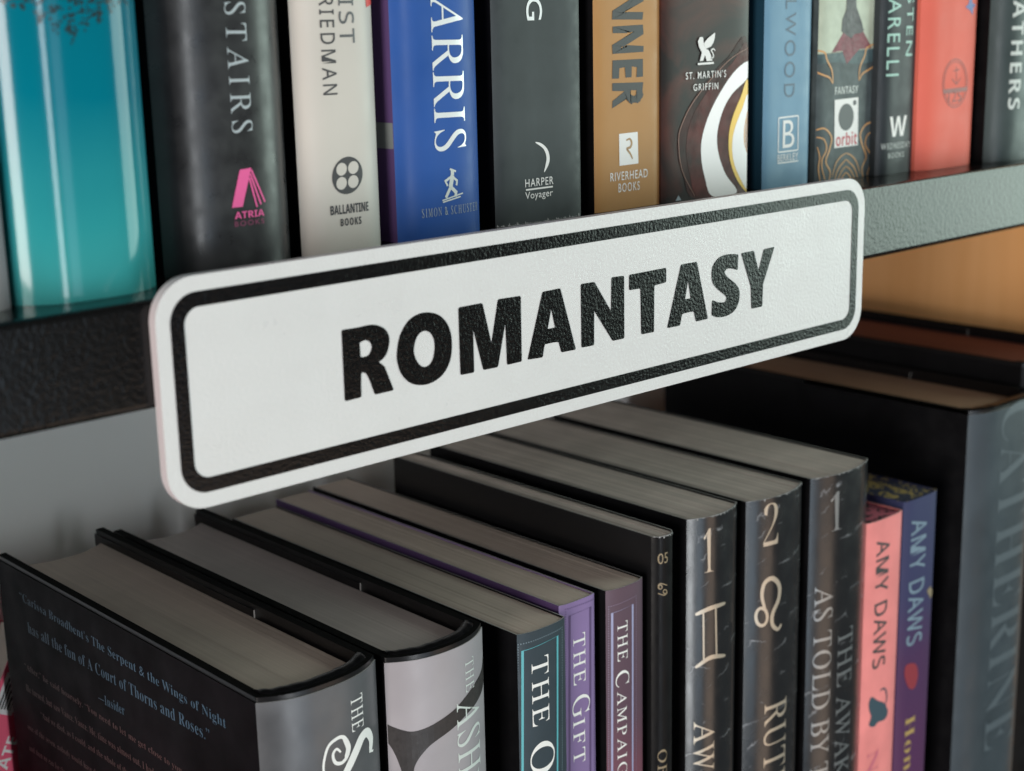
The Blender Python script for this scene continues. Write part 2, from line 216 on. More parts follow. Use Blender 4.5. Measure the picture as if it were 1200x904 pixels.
 ('coral', 'line', 'emblem', 'coral_ink', 1, [(490.64, -26.98), (490.64, -28.46), (490.35, -29.89), (489.79, -31.21), (488.99, -32.37), (487.99, -33.33), (486.83, -34.05), (485.55, -34.5), (484.2, -34.67), (482.82, -34.54), (481.48, -34.14), (480.23, -33.46), (479.11, -32.55), (478.16, -31.43), (477.42, -30.15), (476.92, -28.76), (476.68, -27.31), (476.69, -25.86), (476.96, -24.46), (477.47, -23.16), (478.22, -22.01), (479.18, -21.06), (480.31, -20.33), (481.56, -19.87), (482.9, -19.68), (484.26, -19.78), (485.6, -20.16), (486.87, -20.81), (488.02, -21.71), (489.01, -22.82), (489.8, -24.1), (490.36, -25.51), (490.64, -26.98)], (0.25, 0)),
 ('coral', 'poly', 'emblem', 'coral_ink', 1, [(476.36, -29.01), (491.86, -28.72), (492.01, -30.19), (476.48, -30.53)], 0),
 ('coral', 'line', 'emblem', 'coral_ink', 1, [(483.99, -21.41), (484.53, -27.61)], (0.35, 0)),
 ('coral', 'line', 'emblem', 'coral_ink', 1, [(481.51, -25.53), (484.53, -27.61), (487.05, -25.43)], (0.35, 0)),
 ('coral', 'line', 'emblem', 'coral_ink', 1, [(482.23, -22.86), (485.99, -22.5)], (0.35, 0)),
 ('coral', 'poly', 'emblem', 'blue_ink', 1, [(488.07, -1.21), (490.08, -0.07), (490.89, 3.76), (492.88, 0.07), (495.56, -0.46), (493.46, -1.62), (493.33, -3.97), (490.97, -2.25)], 0),
 ('L1', 'line', 'lettering', 'white_ink', 1, [(201.9, -179.3), (200.59, -177.97), (199.46, -179.2), (200.11, -181.54), (202.21, -182.24), (204.13, -180.72), (204.42, -178.01), (202.89, -175.55), (200.76, -175.23), (198.06, -176.59), (196.54, -180.71), (196.56, -184.46)], (1.0, 1)),
 ('L1', 'line', 'lettering', 'white_ink', 1, [(212.71, -183.67), (213.15, -180.53), (211.57, -177.91), (209.36, -178.2), (207.23, -180.58), (204.63, -183.76), (202.51, -186.23), (201.05, -188.03)], (2.6, 1)),
 ('L1', 'line', 'lettering', 'white_ink', 1, [(202.91, -175.32), (204.36, -178.93), (203.36, -181.36)], (1.6, 1)),
 ('L1', 'line', 'lettering', 'white_ink', 1, [(212.06, -183.57), (213.98, -184.25)], (0.6, 0)),
 ('L2', 'poly', 'artwork', 'art_black', 1, [(255.21, -169.0), (253.27, -174.07), (248.19, -176.01), (243.53, -177.99), (238.85, -180.23), (234.15, -181.62), (230.03, -182.65), (226.46, -182.99), (224.09, -182.22), (221.57, -180.73), (218.57, -178.47), (218.38, -182.04), (220.73, -185.32), (222.04, -188.36), (223.02, -191.91), (223.52, -194.94), (223.41, -202.91), (225.77, -203.28), (226.12, -195.36), (226.99, -192.06), (229.32, -189.13), (232.33, -187.23), (238.03, -185.4), (243.29, -183.39), (249.41, -181.63), (253.83, -179.47), (255.33, -174.61)], 1),
 ('order', 'line', 'frame_line', 'cyan_ink', 1, [(264.82, -245.24), (266.25, -172.6), (279.1, -171.76), (277.32, -250.05)], (0.55, 0)),
 ('order', 'dots', 'dotted_border', 'slate_dot', 1, [(263.08, -244.51), (265.03, -170.49), (281.48, -170.01), (279.42, -251.07)], 0.35),
 ('gift', 'line', 'frame_line', 'plum_ink', 1, [(287.19, -256.55), (288.62, -169.79), (297.27, -169.57), (295.91, -260.3)], (0.55, 0)),
 ('gift', 'dots', 'dotted_border', 'plum_dot', 1, [(285.79, -256.07), (287.16, -167.45), (299.61, -167.72), (297.89, -261.27)], 0.35),
 ('camp', 'line', 'frame_line', 'lilac_ink', 1, [(304.6, -263.7), (305.19, -173.52), (313.36, -172.88), (312.94, -266.98)], (0.55, 0)),
 ('camp', 'dots', 'dotted_border', 'lilac_dot', 1, [(303.55, -263.45), (304.14, -171.33), (315.01, -170.63), (314.62, -267.76)], 0.35),
 ('aw', 'line', 'zodiac_mark', 'rose_foil', 1, [(342.17, -184.68), (347.32, -183.49), (354.32, -183.66)], (1.5, 1)),
 ('aw', 'line', 'zodiac_mark', 'rose_foil', 1, [(342.29, -202.65), (347.52, -200.34), (354.7, -201.8)], (1.5, 1)),
 ('aw', 'line', 'zodiac_mark', 'rose_foil', 1, [(344.74, -183.81), (345.05, -200.8)], (1.4, 1)),
 ('aw', 'line', 'zodiac_mark', 'rose_foil', 1, [(349.51, -183.74), (350.15, -201.07)], (1.7, 1)),
 ('ru', 'line', 'zodiac_mark', 'rose_foil', 1, [(376.6, -195.14), (376.48, -196.17), (376.1, -197.0), (375.49, -197.56), (374.76, -197.76), (374.0, -197.6), (373.29, -197.08), (372.72, -196.28), (372.35, -195.28), (372.21, -194.2), (372.31, -193.17), (372.65, -192.31), (373.19, -191.73), (373.88, -191.51), (374.64, -191.66), (375.38, -192.19), (376.01, -193.02), (376.44, -194.04), (376.6, -195.14)], (1.1, 1)),
 ('ru', 'line', 'zodiac_mark', 'rose_foil', 1, [(375.83, -192.8), (374.34, -187.41), (375.27, -183.02), (378.55, -182.08), (381.77, -185.35), (381.69, -189.95), (378.88, -194.61), (378.98, -198.52), (381.57, -200.79), (383.37, -199.44)], (1.7, 1)),
 ('five', 'line', 'zodiac_mark', 'gold_ink', 1, [(325.7, -170.62), (325.62, -170.93), (325.43, -171.14), (325.17, -171.19), (324.94, -171.07), (324.77, -170.82), (324.71, -170.49), (324.77, -170.17), (324.93, -169.94), (325.17, -169.89), (325.42, -170.01), (325.62, -170.28), (325.7, -170.62)], (0.35, 1)),
 ('five', 'line', 'zodiac_mark', 'gold_ink', 1, [(324.57, -170.11), (325.34, -169.44), (327.77, -170.57)], (0.35, 1)),
 ('five', 'line', 'zodiac_mark', 'gold_ink', 1, [(327.52, -172.56), (327.41, -172.85), (327.13, -173.02), (326.77, -173.01), (326.42, -172.83), (326.18, -172.54), (326.1, -172.19), (326.18, -171.88), (326.42, -171.7), (326.76, -171.7), (327.13, -171.88), (327.41, -172.2), (327.52, -172.56)], (0.35, 1)),
 ('five', 'line', 'zodiac_mark', 'gold_ink', 1, [(327.78, -172.82), (326.53, -173.41), (324.58, -172.53)], (0.35, 1)),
 ('pink', 'poly', 'cover_art', 'cat_blue', 1, [(440.1, -247.79), (441.7, -246.32), (445.53, -248.97), (450.14, -251.72), (452.4, -255.91), (450.56, -258.26), (446.07, -257.89), (443.62, -258.82), (440.58, -257.21), (441.55, -254.16), (440.25, -250.78)], 1),
 ('pink', 'line', 'cover_art', 'cat_blue', 1, [(450.23, -253.15), (451.3, -249.53), (449.75, -245.64), (446.56, -245.37)], (0.8, 1)),
 ('navy', 'poly', 'cover_art', 'red_dim', 1, [(463.78, -240.69), (469.62, -242.12), (471.66, -247.22), (469.67, -251.83), (465.64, -250.51), (462.9, -244.84)], 1),
 ('navy', 'poly', 'cover_art', 'gold_ink', 1, [(475.29, -214.29), (477.97, -213.13), (481.62, -216.78), (478.57, -218.5)], 0)]
BLURB = [
 ('“Carissa Broadbent’s The Serpent & the Wings of Night', (144.4, -169.6), (28.4, -171.7), 3.6, 'blurb_blue'),
 ('has all the fun of A Court of Thorns and Roses.”', (140.8, -178.5), (36.9, -177.7), 3.6, 'blurb_blue'),
 ('—Insider', (97.7, -187.1), (82.4, -186.2), 3.0, 'blurb_blue'),
 ('“After,” he said hoarsely. “You need to let me get close to you.', (146.2, -193.1), (52.0, -193.7), 2.6, 'blurb_red'),
 ('He turned, but saw Vance, Vance. Me, time was almost out, I had', (146.7, -200.4), (68.3, -199.9), 2.6, 'blurb_red'),
 ('“And we died, as I could, and the whole of the night was quiet', (137.9, -206.7), (63.9, -205.5), 2.6, 'blurb_red'),
 ('one of the seven, nobody would have dared to say it aloud to me', (148.6, -214.3), (73.9, -213.0), 2.6, 'blurb_red'),
 ('and then we ran for the gate, as the last of the lights went out', (149.1, -221.8), (84.3, -220.2), 2.6, 'blurb_red')]

PINK_BOX = (1.2, 8.0, -27.0, -13.5)
PINK_TEXT = (13.2, -33.5, 3.8, 11.0)

# ---------------------------------------------------------------- materials
MATS = {}
def mat(name, c, rough=0.5, metal=0.0, spec=0.5, coat=0.0, bump=None, vary=None, grain=None, coat_rough=0.1, extra=None):
    """bump=(scale, strength, distance_mm)  vary=(scale, amount)  grain=(sx,sy,sz,amount) streaks"""
    m = bpy.data.materials.new(name); m.use_nodes = True
    nt = m.node_tree; b = nt.nodes['Principled BSDF']
    b.inputs['Base Color'].default_value = (*c, 1)
    b.inputs['Roughness'].default_value = rough
    b.inputs['Metallic'].default_value = metal
    b.inputs['Specular IOR Level'].default_value = spec
    b.inputs['Coat Weight'].default_value = coat
    b.inputs['Coat Roughness'].default_value = coat_rough
    tc = nt.nodes.new('ShaderNodeTexCoord')
    colour = None
    def noise(scale, vec=None, detail=4):
        n = nt.nodes.new('ShaderNodeTexNoise'); n.inputs['Scale'].default_value = scale
        n.inputs['Detail'].default_value = detail
        nt.links.new(vec or tc.outputs['Object'], n.inputs['Vector']); return n
    def shade(src, c_in, amount):
        mr = nt.nodes.new('ShaderNodeMapRange')
        mr.inputs[1].default_value = 0.3; mr.inputs[2].default_value = 0.7
        mr.inputs[3].default_value = 1 - amount; mr.inputs[4].default_value = 1 + amount * 0.6
        nt.links.new(src, mr.inputs[0])
        mx = nt.nodes.new('ShaderNodeVectorMath'); mx.operation = 'SCALE'
        if isinstance(c_in, tuple): mx.inputs[0].default_value = c_in
        else: nt.links.new(c_in, mx.inputs[0])
        nt.links.new(mr.outputs[0], mx.inputs['Scale'])
        return mx.outputs[0]
    if vary:
        colour = shade(noise(vary[0]).outputs[0], colour or tuple(c), vary[1])
        mr = nt.nodes.new('ShaderNodeMapRange')
        mr.inputs[1].default_value = 0.3; mr.inputs[2].default_value = 0.7
        mr.inputs[3].default_value = max(0, rough - 0.08); mr.inputs[4].default_value = min(1, rough + 0.1)
        nt.links.new(noise(vary[0] * 3).outputs[0], mr.inputs[0]); nt.links.new(mr.outputs[0], b.inputs['Roughness'])
    if grain:
        mp = nt.nodes.new('ShaderNodeMapping'); mp.inputs['Scale'].default_value = grain[:3]
        nt.links.new(tc.outputs['Object'], mp.inputs[0])
        g = noise(1.0, mp.outputs[0], 6)
        colour = shade(g.outputs[0], colour or tuple(c), grain[3])
    if colour is not None: nt.links.new(colour, b.inputs['Base Color'])
    if bump:
        n = noise(bump[0], None, 3)
        bp = nt.nodes.new('ShaderNodeBump'); bp.inputs['Strength'].default_value = bump[1]
        bp.inputs['Distance'].default_value = bump[2] * MM
        nt.links.new(n.outputs[0], bp.inputs['Height']); nt.links.new(bp.outputs[0], b.inputs['Normal'])
        if coat: nt.links.new(bp.outputs[0], b.inputs['Coat Normal'])
    if extra: extra(nt, b, tc, colour)
    MATS[name] = m
    return m

def ramp_z(stops, axis=2):
    """print whose colour changes along the book (a printed gradient)"""
    def f(nt, b, tc, colour):
        s = nt.nodes.new('ShaderNodeSeparateXYZ'); nt.links.new(tc.outputs['Object'], s.inputs[0])
        r = nt.nodes.new('ShaderNodeValToRGB')
        lo, hi = stops[0][0], stops[-1][0]
        mr = nt.nodes.new('ShaderNodeMapRange'); mr.inputs[1].default_value = lo * MM; mr.inputs[2].default_value = hi * MM
        nz = nt.nodes.new('ShaderNodeTexNoise'); nz.inputs['Scale'].default_value = 60
        nt.links.new(tc.outputs['Object'], nz.inputs['Vector'])
        ad = nt.nodes.new('ShaderNodeMath'); ad.operation = 'MULTIPLY_ADD'; ad.inputs[1].default_value = 0.12
        nt.links.new(s.outputs[axis], mr.inputs[0]); nt.links.new(nz.outputs[0], ad.inputs[0]); nt.links.new(mr.outputs[0], ad.inputs[2])
        nt.links.new(ad.outputs[0], r.inputs[0])
        while len(r.color_ramp.elements) < len(stops): r.color_ramp.elements.new(0.5)
        for e, (p, c) in zip(r.color_ramp.elements, stops):
            e.position = (p - lo) / (hi - lo); e.color = (*c, 1)
        nt.links.new(r.outputs[0], b.inputs['Base Color'])
    return f

def creases(nt, b, tc, colour):
    """fine diagonal creases of a much read glossy spine"""
    sx = nt.nodes.new('ShaderNodeSeparateXYZ'); nt.links.new(tc.outputs['Object'], sx.inputs[0])
    nz = nt.nodes.new('ShaderNodeTexNoise'); nz.inputs['Scale'].default_value = 90; nz.inputs['Detail'].default_value = 6
    nt.links.new(tc.outputs['Object'], nz.inputs['Vector'])
    def mad(src, k, add=None):
        q = nt.nodes.new('ShaderNodeMath'); q.operation = 'MULTIPLY_ADD'; q.inputs[1].default_value = k; q.inputs[2].default_value = 0
        nt.links.new(src, q.inputs[0])
        if add: nt.links.new(add, q.inputs[2])
        return q.outputs[0]
    # slanting lines every few millimetres, wandering a little
    line = mad(sx.outputs[2], 135.0, mad(sx.outputs[0], -30.0, mad(nz.outputs[0], 2.2)))
    fr = nt.nodes.new('ShaderNodeMath'); fr.operation = 'PINGPONG'; fr.inputs[1].default_value = 0.5
    nt.links.new(line, fr.inputs[0])
    th = nt.nodes.new('ShaderNodeMapRange'); th.inputs[1].default_value = 0.0; th.inputs[2].default_value = 0.04
    th.inputs[3].default_value = 1; th.inputs[4].default_value = 0
    nt.links.new(fr.outputs[0], th.inputs[0])
    mk = nt.nodes.new('ShaderNodeTexNoise'); mk.inputs['Scale'].default_value = 130; mk.inputs['Detail'].default_value = 6
    nt.links.new(tc.outputs['Object'], mk.inputs['Vector'])
    mr = nt.nodes.new('ShaderNodeMapRange'); mr.inputs[1].default_value = 0.52; mr.inputs[2].default_value = 0.68
    nt.links.new(mk.outputs[0], mr.inputs[0])
    mu = nt.nodes.new('ShaderNodeMath'); mu.operation = 'MULTIPLY'
    nt.links.new(th.outputs[0], mu.inputs[0]); nt.links.new(mr.outputs[0], mu.inputs[1])
    mix = nt.nodes.new('ShaderNodeMix'); mix.data_type = 'RGBA'
    mix.inputs['A'].default_value = (0.012, 0.013, 0.015, 1); mix.inputs['B'].default_value = (0.30, 0.31, 0.33, 1)
    nt.links.new(mu.outputs[0], mix.inputs['Factor']); nt.links.new(mix.outputs['Result'], b.inputs['Base Color'])
    big = nt.nodes.new('ShaderNodeTexNoise'); big.inputs['Scale'].default_value = 150; big.inputs['Detail'].default_value = 5
    nt.links.new(tc.outputs['Object'], big.inputs['Vector'])
    ad = nt.nodes.new('ShaderNodeMath'); ad.operation = 'MULTIPLY_ADD'; ad.inputs[1].default_value = -0.35
    nt.links.new(mu.outputs[0], ad.inputs[0]); nt.links.new(big.outputs[0], ad.inputs[2])
    bp = nt.nodes.new('ShaderNodeBump'); bp.inputs['Strength'].default_value = 0.25; bp.inputs['Distance'].default_value = 0.25 * MM
    nt.links.new(ad.outputs[0], bp.inputs['Height']); nt.links.new(bp.outputs[0], b.inputs['Normal'])
    rr = nt.nodes.new('ShaderNodeMapRange'); rr.inputs[1].default_value = 0.35; rr.inputs[2].default_value = 0.7
    rr.inputs[3].default_value = 0.20; rr.inputs[4].default_value = 0.30
    nt.links.new(mk.outputs[0], rr.inputs[0]); nt.links.new(rr.outputs[0], b.inputs['Roughness'])

def specks(nt, b, tc, colour):
    """dust specks on a black cover"""
    v = nt.nodes.new('ShaderNodeTexVoronoi'); v.inputs['Scale'].default_value = 75
    nt.links.new(tc.outputs['Object'], v.inputs['Vector'])
    lt = nt.nodes.new('ShaderNodeMath'); lt.operation = 'LESS_THAN'; lt.inputs[1].default_value = 0.028
    nt.links.new(v.outputs['Distance'], lt.inputs[0])
    mix = nt.nodes.new('ShaderNodeMix'); mix.data_type = 'RGBA'
    mix.inputs['A'].default_value = (0.008, 0.008, 0.009, 1); mix.inputs['B'].default_value = (0.35, 0.34, 0.32, 1)
    nt.links.new(lt.outputs[0], mix.inputs['Factor']); nt.links.new(mix.outputs['Result'], b.inputs['Base Color'])

def edge_print(cb, scale, cut):
    """pattern printed on the cut page edges"""
    def f(nt, b, tc, colour):
        n = nt.nodes.new('ShaderNodeTexNoise'); n.inputs['Scale'].default_value = scale; n.inputs['Detail'].default_value = 1
        n.inputs['Distortion'].default_value = 1.5
        nt.links.new(tc.outputs['Object'], n.inputs['Vector'])
        g = nt.nodes.new('ShaderNodeMapRange'); g.inputs[1].default_value = cut; g.inputs[2].default_value = cut + 0.02
        nt.links.new(n.outputs[0], g.inputs[0])
        mix = nt.nodes.new('ShaderNodeMix'); mix.data_type = 'RGBA'
        mix.inputs['A'].default_value = b.inputs['Base Color'].default_value; mix.inputs['B'].default_value = (*cb, 1)
        nt.links.new(g.outputs[0], mix.inputs['Factor']); nt.links.new(mix.outputs['Result'], b.inputs['Base Color'])
    return f

def wood_extra(nt, b, tc, colour):
    mp = nt.nodes.new('ShaderNodeMapping'); mp.inputs['Scale'].default_value = (6, 30, 2.2)
    nt.links.new(tc.outputs['Object'], mp.inputs[0])
    n = nt.nodes.new('ShaderNodeTexNoise'); n.inputs['Scale'].default_value = 2; n.inputs['Detail'].default_value = 6
    n.inputs['Distortion'].default_value = 0.6
    nt.links.new(mp.outputs[0], n.inputs['Vector'])
    r = nt.nodes.new('ShaderNodeValToRGB')
    r.color_ramp.elements[0].position = 0.3; r.color_ramp.elements[0].color = (0.80, 0.38, 0.13, 1)
    r.color_ramp.elements[1].position = 0.7; r.color_ramp.elements[1].color = (0.90, 0.47, 0.19, 1)
    nt.links.new(n.outputs[0], r.inputs[0]); nt.links.new(r.outputs[0], b.inputs['Base Color'])

# surroundings
mat('shelf_enamel', (0.003, 0.003, 0.003), 0.21, spec=0.40, bump=(780, 0.6, 0.18))
mat('wall_white', (0.90, 0.90, 0.90), 0.7, vary=(9, 0.05))
mat('wood', (0.5, 0.25, 0.1), 0.45, extra=wood_extra)
mat('sign_white', (0.665, 0.665, 0.66), 0.34, spec=0.6, bump=(1000, 0.6, 0.24), vary=(40, 0.02))
mat('sign_edge', (0.62, 0.56, 0.58), 0.5)
mat('sign_black', (0.002, 0.002, 0.0025), 0.20, spec=0.36, bump=(1150, 0.75, 0.19))
# papers
mat('page_cream', (0.70, 0.585, 0.50), 0.9, spec=0.2, grain=(2600, 14, 40, 0.08), vary=(45, 0.08))
mat('page_grey', (0.60, 0.52, 0.49), 0.9, spec=0.2, grain=(2200, 12, 40, 0.08), vary=(45, 0.08))
mat('page_pulp', (0.68, 0.60, 0.54), 0.95, spec=0.15, grain=(1500, 7, 60, 0.26), vary=(60, 0.14))
mat('page_tan', (0.45, 0.27, 0.17), 0.9, spec=0.2, grain=(2200, 12, 40, 0.15))  # orange reflection of the wood panel is put into this paper colour
mat('page_bounce_red', (0.26, 0.09, 0.06), 0.8, spec=0.2, grain=(2200, 12, 40, 0.15))  # reddish light reflected by the wood, painted into the page colour
mat('paper_edge', (0.50, 0.49, 0.47), 0.8)
mat('edge_black', (0.005, 0.005, 0.005), 0.9, spec=0.08)
mat('case_black', (0.006, 0.006, 0.007), 0.30, spec=0.4, bump=(700, 0.25, 0.1))
# covers
def cover(name, c, rough=0.35, **k): return mat(name, c, rough, **k)
cover('grey_cover', (0.20, 0.18, 0.19), 0.4, vary=(40, 0.15))
cover('teal_cover', (0.0, 0.2, 0.27), 0.12, spec=0.38, bump=(170, 0.08, 0.25),
      extra=ramp_z([(0, (0.055, 0.33, 0.32)), (20, (0.025, 0.28, 0.30)), (48, (0.0, 0.165, 0.23)), (80, (0.0, 0.135, 0.195))]))
cover('stairs_cover', (0.020, 0.020, 0.022), 0.33, spec=0.6, vary=(60, 0.35), bump=(90, 0.2, 0.6))
cover('beige_cover', (0.58, 0.55, 0.50), 0.42, spec=0.28, vary=(30, 0.05))
cover('blue_cover', (0.028, 0.095, 0.34), 0.38, spec=0.2, vary=(35, 0.12), bump=(120, 0.12, 0.4))
cover('purple_cover', (0.10, 0.055, 0.16), 0.45)
cover('harper_cover', (0.048, 0.057, 0.060), 0.42, spec=0.28, vary=(90, 0.15), grain=(120, 120, 20, 0.12))
cover('river_cover', (0.43, 0.23, 0.085), 0.42, spec=0.28, vary=(50, 0.06))
def smoky(nt, b, tc, colour):
    n = nt.nodes.new('ShaderNodeTexNoise'); n.inputs['Scale'].default_value = 38; n.inputs['Detail'].default_value = 7; n.inputs['Distortion'].default_value = 0.8
    nt.links.new(tc.outputs['Object'], n.inputs['Vector'])
    r = nt.nodes.new('ShaderNodeValToRGB')
    for e, (p, c) in zip(r.color_ramp.elements, ((0.45, (0.018, 0.013, 0.013, 1)), (0.68, (0.11, 0.030, 0.022, 1)))): e.position = p; e.color = c
    nt.links.new(n.outputs[0], r.inputs[0]); nt.links.new(r.outputs[0], b.inputs['Base Color'])
cover('griff_cover', (0.02, 0.012, 0.011), 0.35, spec=0.28, extra=smoky)
cover('berk_cover', (0.15, 0.29, 0.41), 0.38, spec=0.28, vary=(50, 0.08))
cover('berk_side', (0.012, 0.045, 0.075), 0.35)
cover('orb_cover', (0.075, 0.095, 0.10), 0.42, spec=0.28, vary=(120, 0.35))
cover('wed_cover', (0.035, 0.042, 0.047), 0.38, spec=0.22, vary=(40, 0.2), bump=(90, 0.15, 0.4))
cover('coral_cover', (0.76, 0.165, 0.12), 0.5, spec=0.14, vary=(30, 0.08))
cover('dark_cover', (0.055, 0.075, 0.075), 0.36, spec=0.28, vary=(40, 0.2))
cover('black_cover', (0.005, 0.005, 0.006), 0.42, spec=0.16, vary=(60, 0.3))
cover('black_dusty', (0.010, 0.010, 0.012), 0.3, extra=specks)
cover('maroon_black', (0.004, 0.003, 0.004), 0.55, spec=0.08, vary=(25, 0.6))
cover('L1_spine', (0.125, 0.13, 0.14), 0.36, metal=0.3, vary=(35, 0.35), bump=(110, 0.1, 0.4))
cover('L2_spine', (0.33, 0.31, 0.33), 0.40, vary=(40, 0.12))
cover('order_cover', (0.035, 0.052, 0.065), 0.42, spec=0.28, vary=(50, 0.15))
cover('gift_cover', (0.23, 0.16, 0.33), 0.42, spec=0.28, vary=(40, 0.1))
cover('camp_cover', (0.1, 0.06, 0.09), 0.42, spec=0.28,
      extra=ramp_z([(60, (0.26, 0.06, 0.09)), (160, (0.22, 0.065, 0.095)), (200, (0.105, 0.06, 0.085)), (235, (0.11, 0.07, 0.095))]))
cover('zodiac_cover', (0.012, 0.013, 0.015), 0.25, spec=0.7, coat=0.25, coat_rough=0.2, extra=creases)
cover('pink_cover', (0.80, 0.26, 0.25), 0.42, spec=0.28, vary=(60, 0.14))
cover('pink_edge', (0.55, 0.13, 0.18), 0.8, extra=edge_print((0.02, 0.015, 0.02), 230, 0.52))
cover('navy_cover', (0.07, 0.07, 0.17), 0.42, spec=0.28,
      extra=ramp_z([(90, (0.10, 0.03, 0.09)), (165, (0.07, 0.03, 0.09)), (190, (0.04, 0.042, 0.11)), (220, (0.038, 0.045, 0.11))]))
cover('navy_edge', (0.03, 0.035, 0.07), 0.8, extra=edge_print((0.40, 0.30, 0.10), 200, 0.56))
cover('R1_spine', (0.045, 0.060, 0.072), 0.40, spec=0.28, vary=(40, 0.2))
cover('hot_pink_cover', (0.82, 0.10, 0.19), 0.45)
# inks and foils
def ink(name, c, rough=0.45, metal=0.0, **k): return mat(name, c, rough, metal, **k)
ink('foil', (0.72, 0.80, 0.84), 0.28, 0.6); ink('grey_foil', (0.30, 0.31, 0.32), 0.25, 0.7)
ink('white_foil', (0.86, 0.89, 0.90), 0.30, 0.3); ink('rose_foil', (0.66, 0.57, 0.46), 0.34, 0.6)
ink('silver_foil', (0.42, 0.45, 0.47), 0.30, 0.75); ink('white_ink', (0.80, 0.80, 0.78)); ink('pale_ink', (0.58, 0.63, 0.60))
ink('pale_dim', (0.32, 0.38, 0.42)); ink('pink_ink', (0.72, 0.10, 0.30)); ink('pink_dim', (0.26, 0.05, 0.12))
ink('grey_ink', (0.055, 0.055, 0.058)); ink('beige_ink', (0.58, 0.55, 0.50)); ink('coral_ink2', (0.75, 0.09, 0.07))
ink('dark_ink', (0.05, 0.052, 0.055)); ink('tan_ink', (0.40, 0.25, 0.12)); ink('berk_ink', (0.07, 0.12, 0.18), 0.4)
ink('red_ink', (0.50, 0.03, 0.05)); ink('red_dim', (0.26, 0.03, 0.045)); ink('R1_ink', (0.075, 0.098, 0.115)); mat('worn_edge', (0.34, 0.34, 0.34), 0.7); ink('mint_ink', (0.36, 0.60, 0.52)); ink('mint_pale', (0.18, 0.26, 0.33)); ink('coral_ink', (0.24, 0.05, 0.045))
ink('blue_ink', (0.06, 0.10, 0.33)); ink('gold_ink', (0.27, 0.21, 0.13)); ink('yellow_ink', (0.42, 0.29, 0.10)); ink('rose_dim', (0.55, 0.14, 0.20))
ink('art_white', (0.97, 0.97, 0.96)); ink('art_yellow', (0.92, 0.62, 0.12)); ink('art_yellow2', (0.75, 0.45, 0.25)); ink('art_black', (0.028, 0.024, 0.024), vary=(400, 0.2))
mat('ring_brown', (0.042, 0.012, 0.011), 0.4, spec=0.25, vary=(110, 0.6)); mat('ring_red', (0.085, 0.018, 0.016), 0.4, spec=0.25, vary=(130, 0.7)); ink('ring_line', (0.25, 0.13, 0.10))
ink('cream_art', (0.50, 0.56, 0.44), vary=(130, 0.18)); ink('sea_dark', (0.06, 0.10, 0.11), vary=(200, 0.4)); ink('cloak_red', (0.20, 0.035, 0.055), vary=(250, 0.4))
ink('cloak_dark', (0.075, 0.07, 0.075), vary=(250, 0.5)); ink('orange_ink', (0.62, 0.33, 0.13)); ink('orb_dark', (0.075, 0.08, 0.085))
ink('cyan_ink', (0.10, 0.40, 0.45)); ink('slate_dot', (0.16, 0.22, 0.26)); ink('plum_ink', (0.10, 0.06, 0.16)); ink('plum_dot', (0.12, 0.08, 0.19))
ink('lilac_ink', (0.33, 0.34, 0.52)); ink('lilac_dot', (0.20, 0.15, 0.22)); ink('cat_blue', (0.04, 0.075, 0.10)); ink('lace_black', (0.012, 0.03, 0.035), 0.3)
ink('blurb_blue', (0.05, 0.10, 0.155)); ink('blurb_red', (0.085, 0.036, 0.033)); ink('band_grey', (0.20, 0.22, 0.22)); ink('label_white', (0.7, 0.7, 0.7)); ink('black_ink', (0.01, 0.01, 0.01))

# ---------------------------------------------------------------- helpers
def new_mesh(name, verts, faces, mats, fmat=None, smooth=False, scale=MM):
    me = bpy.data.meshes.new(name)
    me.from_pydata([tuple(c * scale for c in v) for v in verts], [], faces)
    for mm_ in mats: me.materials.append(MATS[mm_])
    if fmat: me.polygons.foreach_set('material_index', fmat)
    if smooth: me.polygons.foreach_set('use_smooth', [True] * len(me.polygons))
    me.update()
    return me

def link(name, me, parent=None, loc=(0, 0, 0)):
    o = bpy.data.objects.new(name, me)
    col.objects.link(o)
    if parent: o.parent = parent
    o.location = [c * MM for c in loc]
    return o

def thing(name, label, cat, loc, group=None, rot=(0, 0, 0)):
    o = bpy.data.objects.new(name, None)
    o.empty_display_size = 0.02
    col.objects.link(o)
    o.location = [c * MM for c in loc]; o.rotation_euler = rot
    o['label'] = label; o['category'] = cat
    if group: o['group'] = group
    return o

def bevel(o, w, seg=2, ang=0.6):
    md = o.modifiers.new('bevel', 'BEVEL'); md.width = w * MM; md.segments = seg
    md.limit_method = 'ANGLE'; md.angle_limit = ang
    return o

def box(x0, x1, y0, y1, z0, z1):
    v = [(x0,y0,z0),(x1,y0,z0),(x1,y1,z0),(x0,y1,z0),(x0,y0,z1),(x1,y0,z1),(x1,y1,z1),(x0,y1,z1)]
    f = [(0,3,2,1),(4,5,6,7),(0,1,5,4),(1,2,6,5),(2,3,7,6),(3,0,4,7)]
    return v, f

def round_rect(x0, x1, z0, z1, r, n=10):
    pts = []
    for cx, cz, a in ((x1-r, z1-r, 0), (x0+r, z1-r, 90), (x0+r, z0+r, 180), (x1-r, z0+r, 270)):
        for k in range(n + 1):
            t = math.radians(a + 90 * k / n); pts.append((cx + r*math.cos(t), cz + r*math.sin(t)))
    return pts

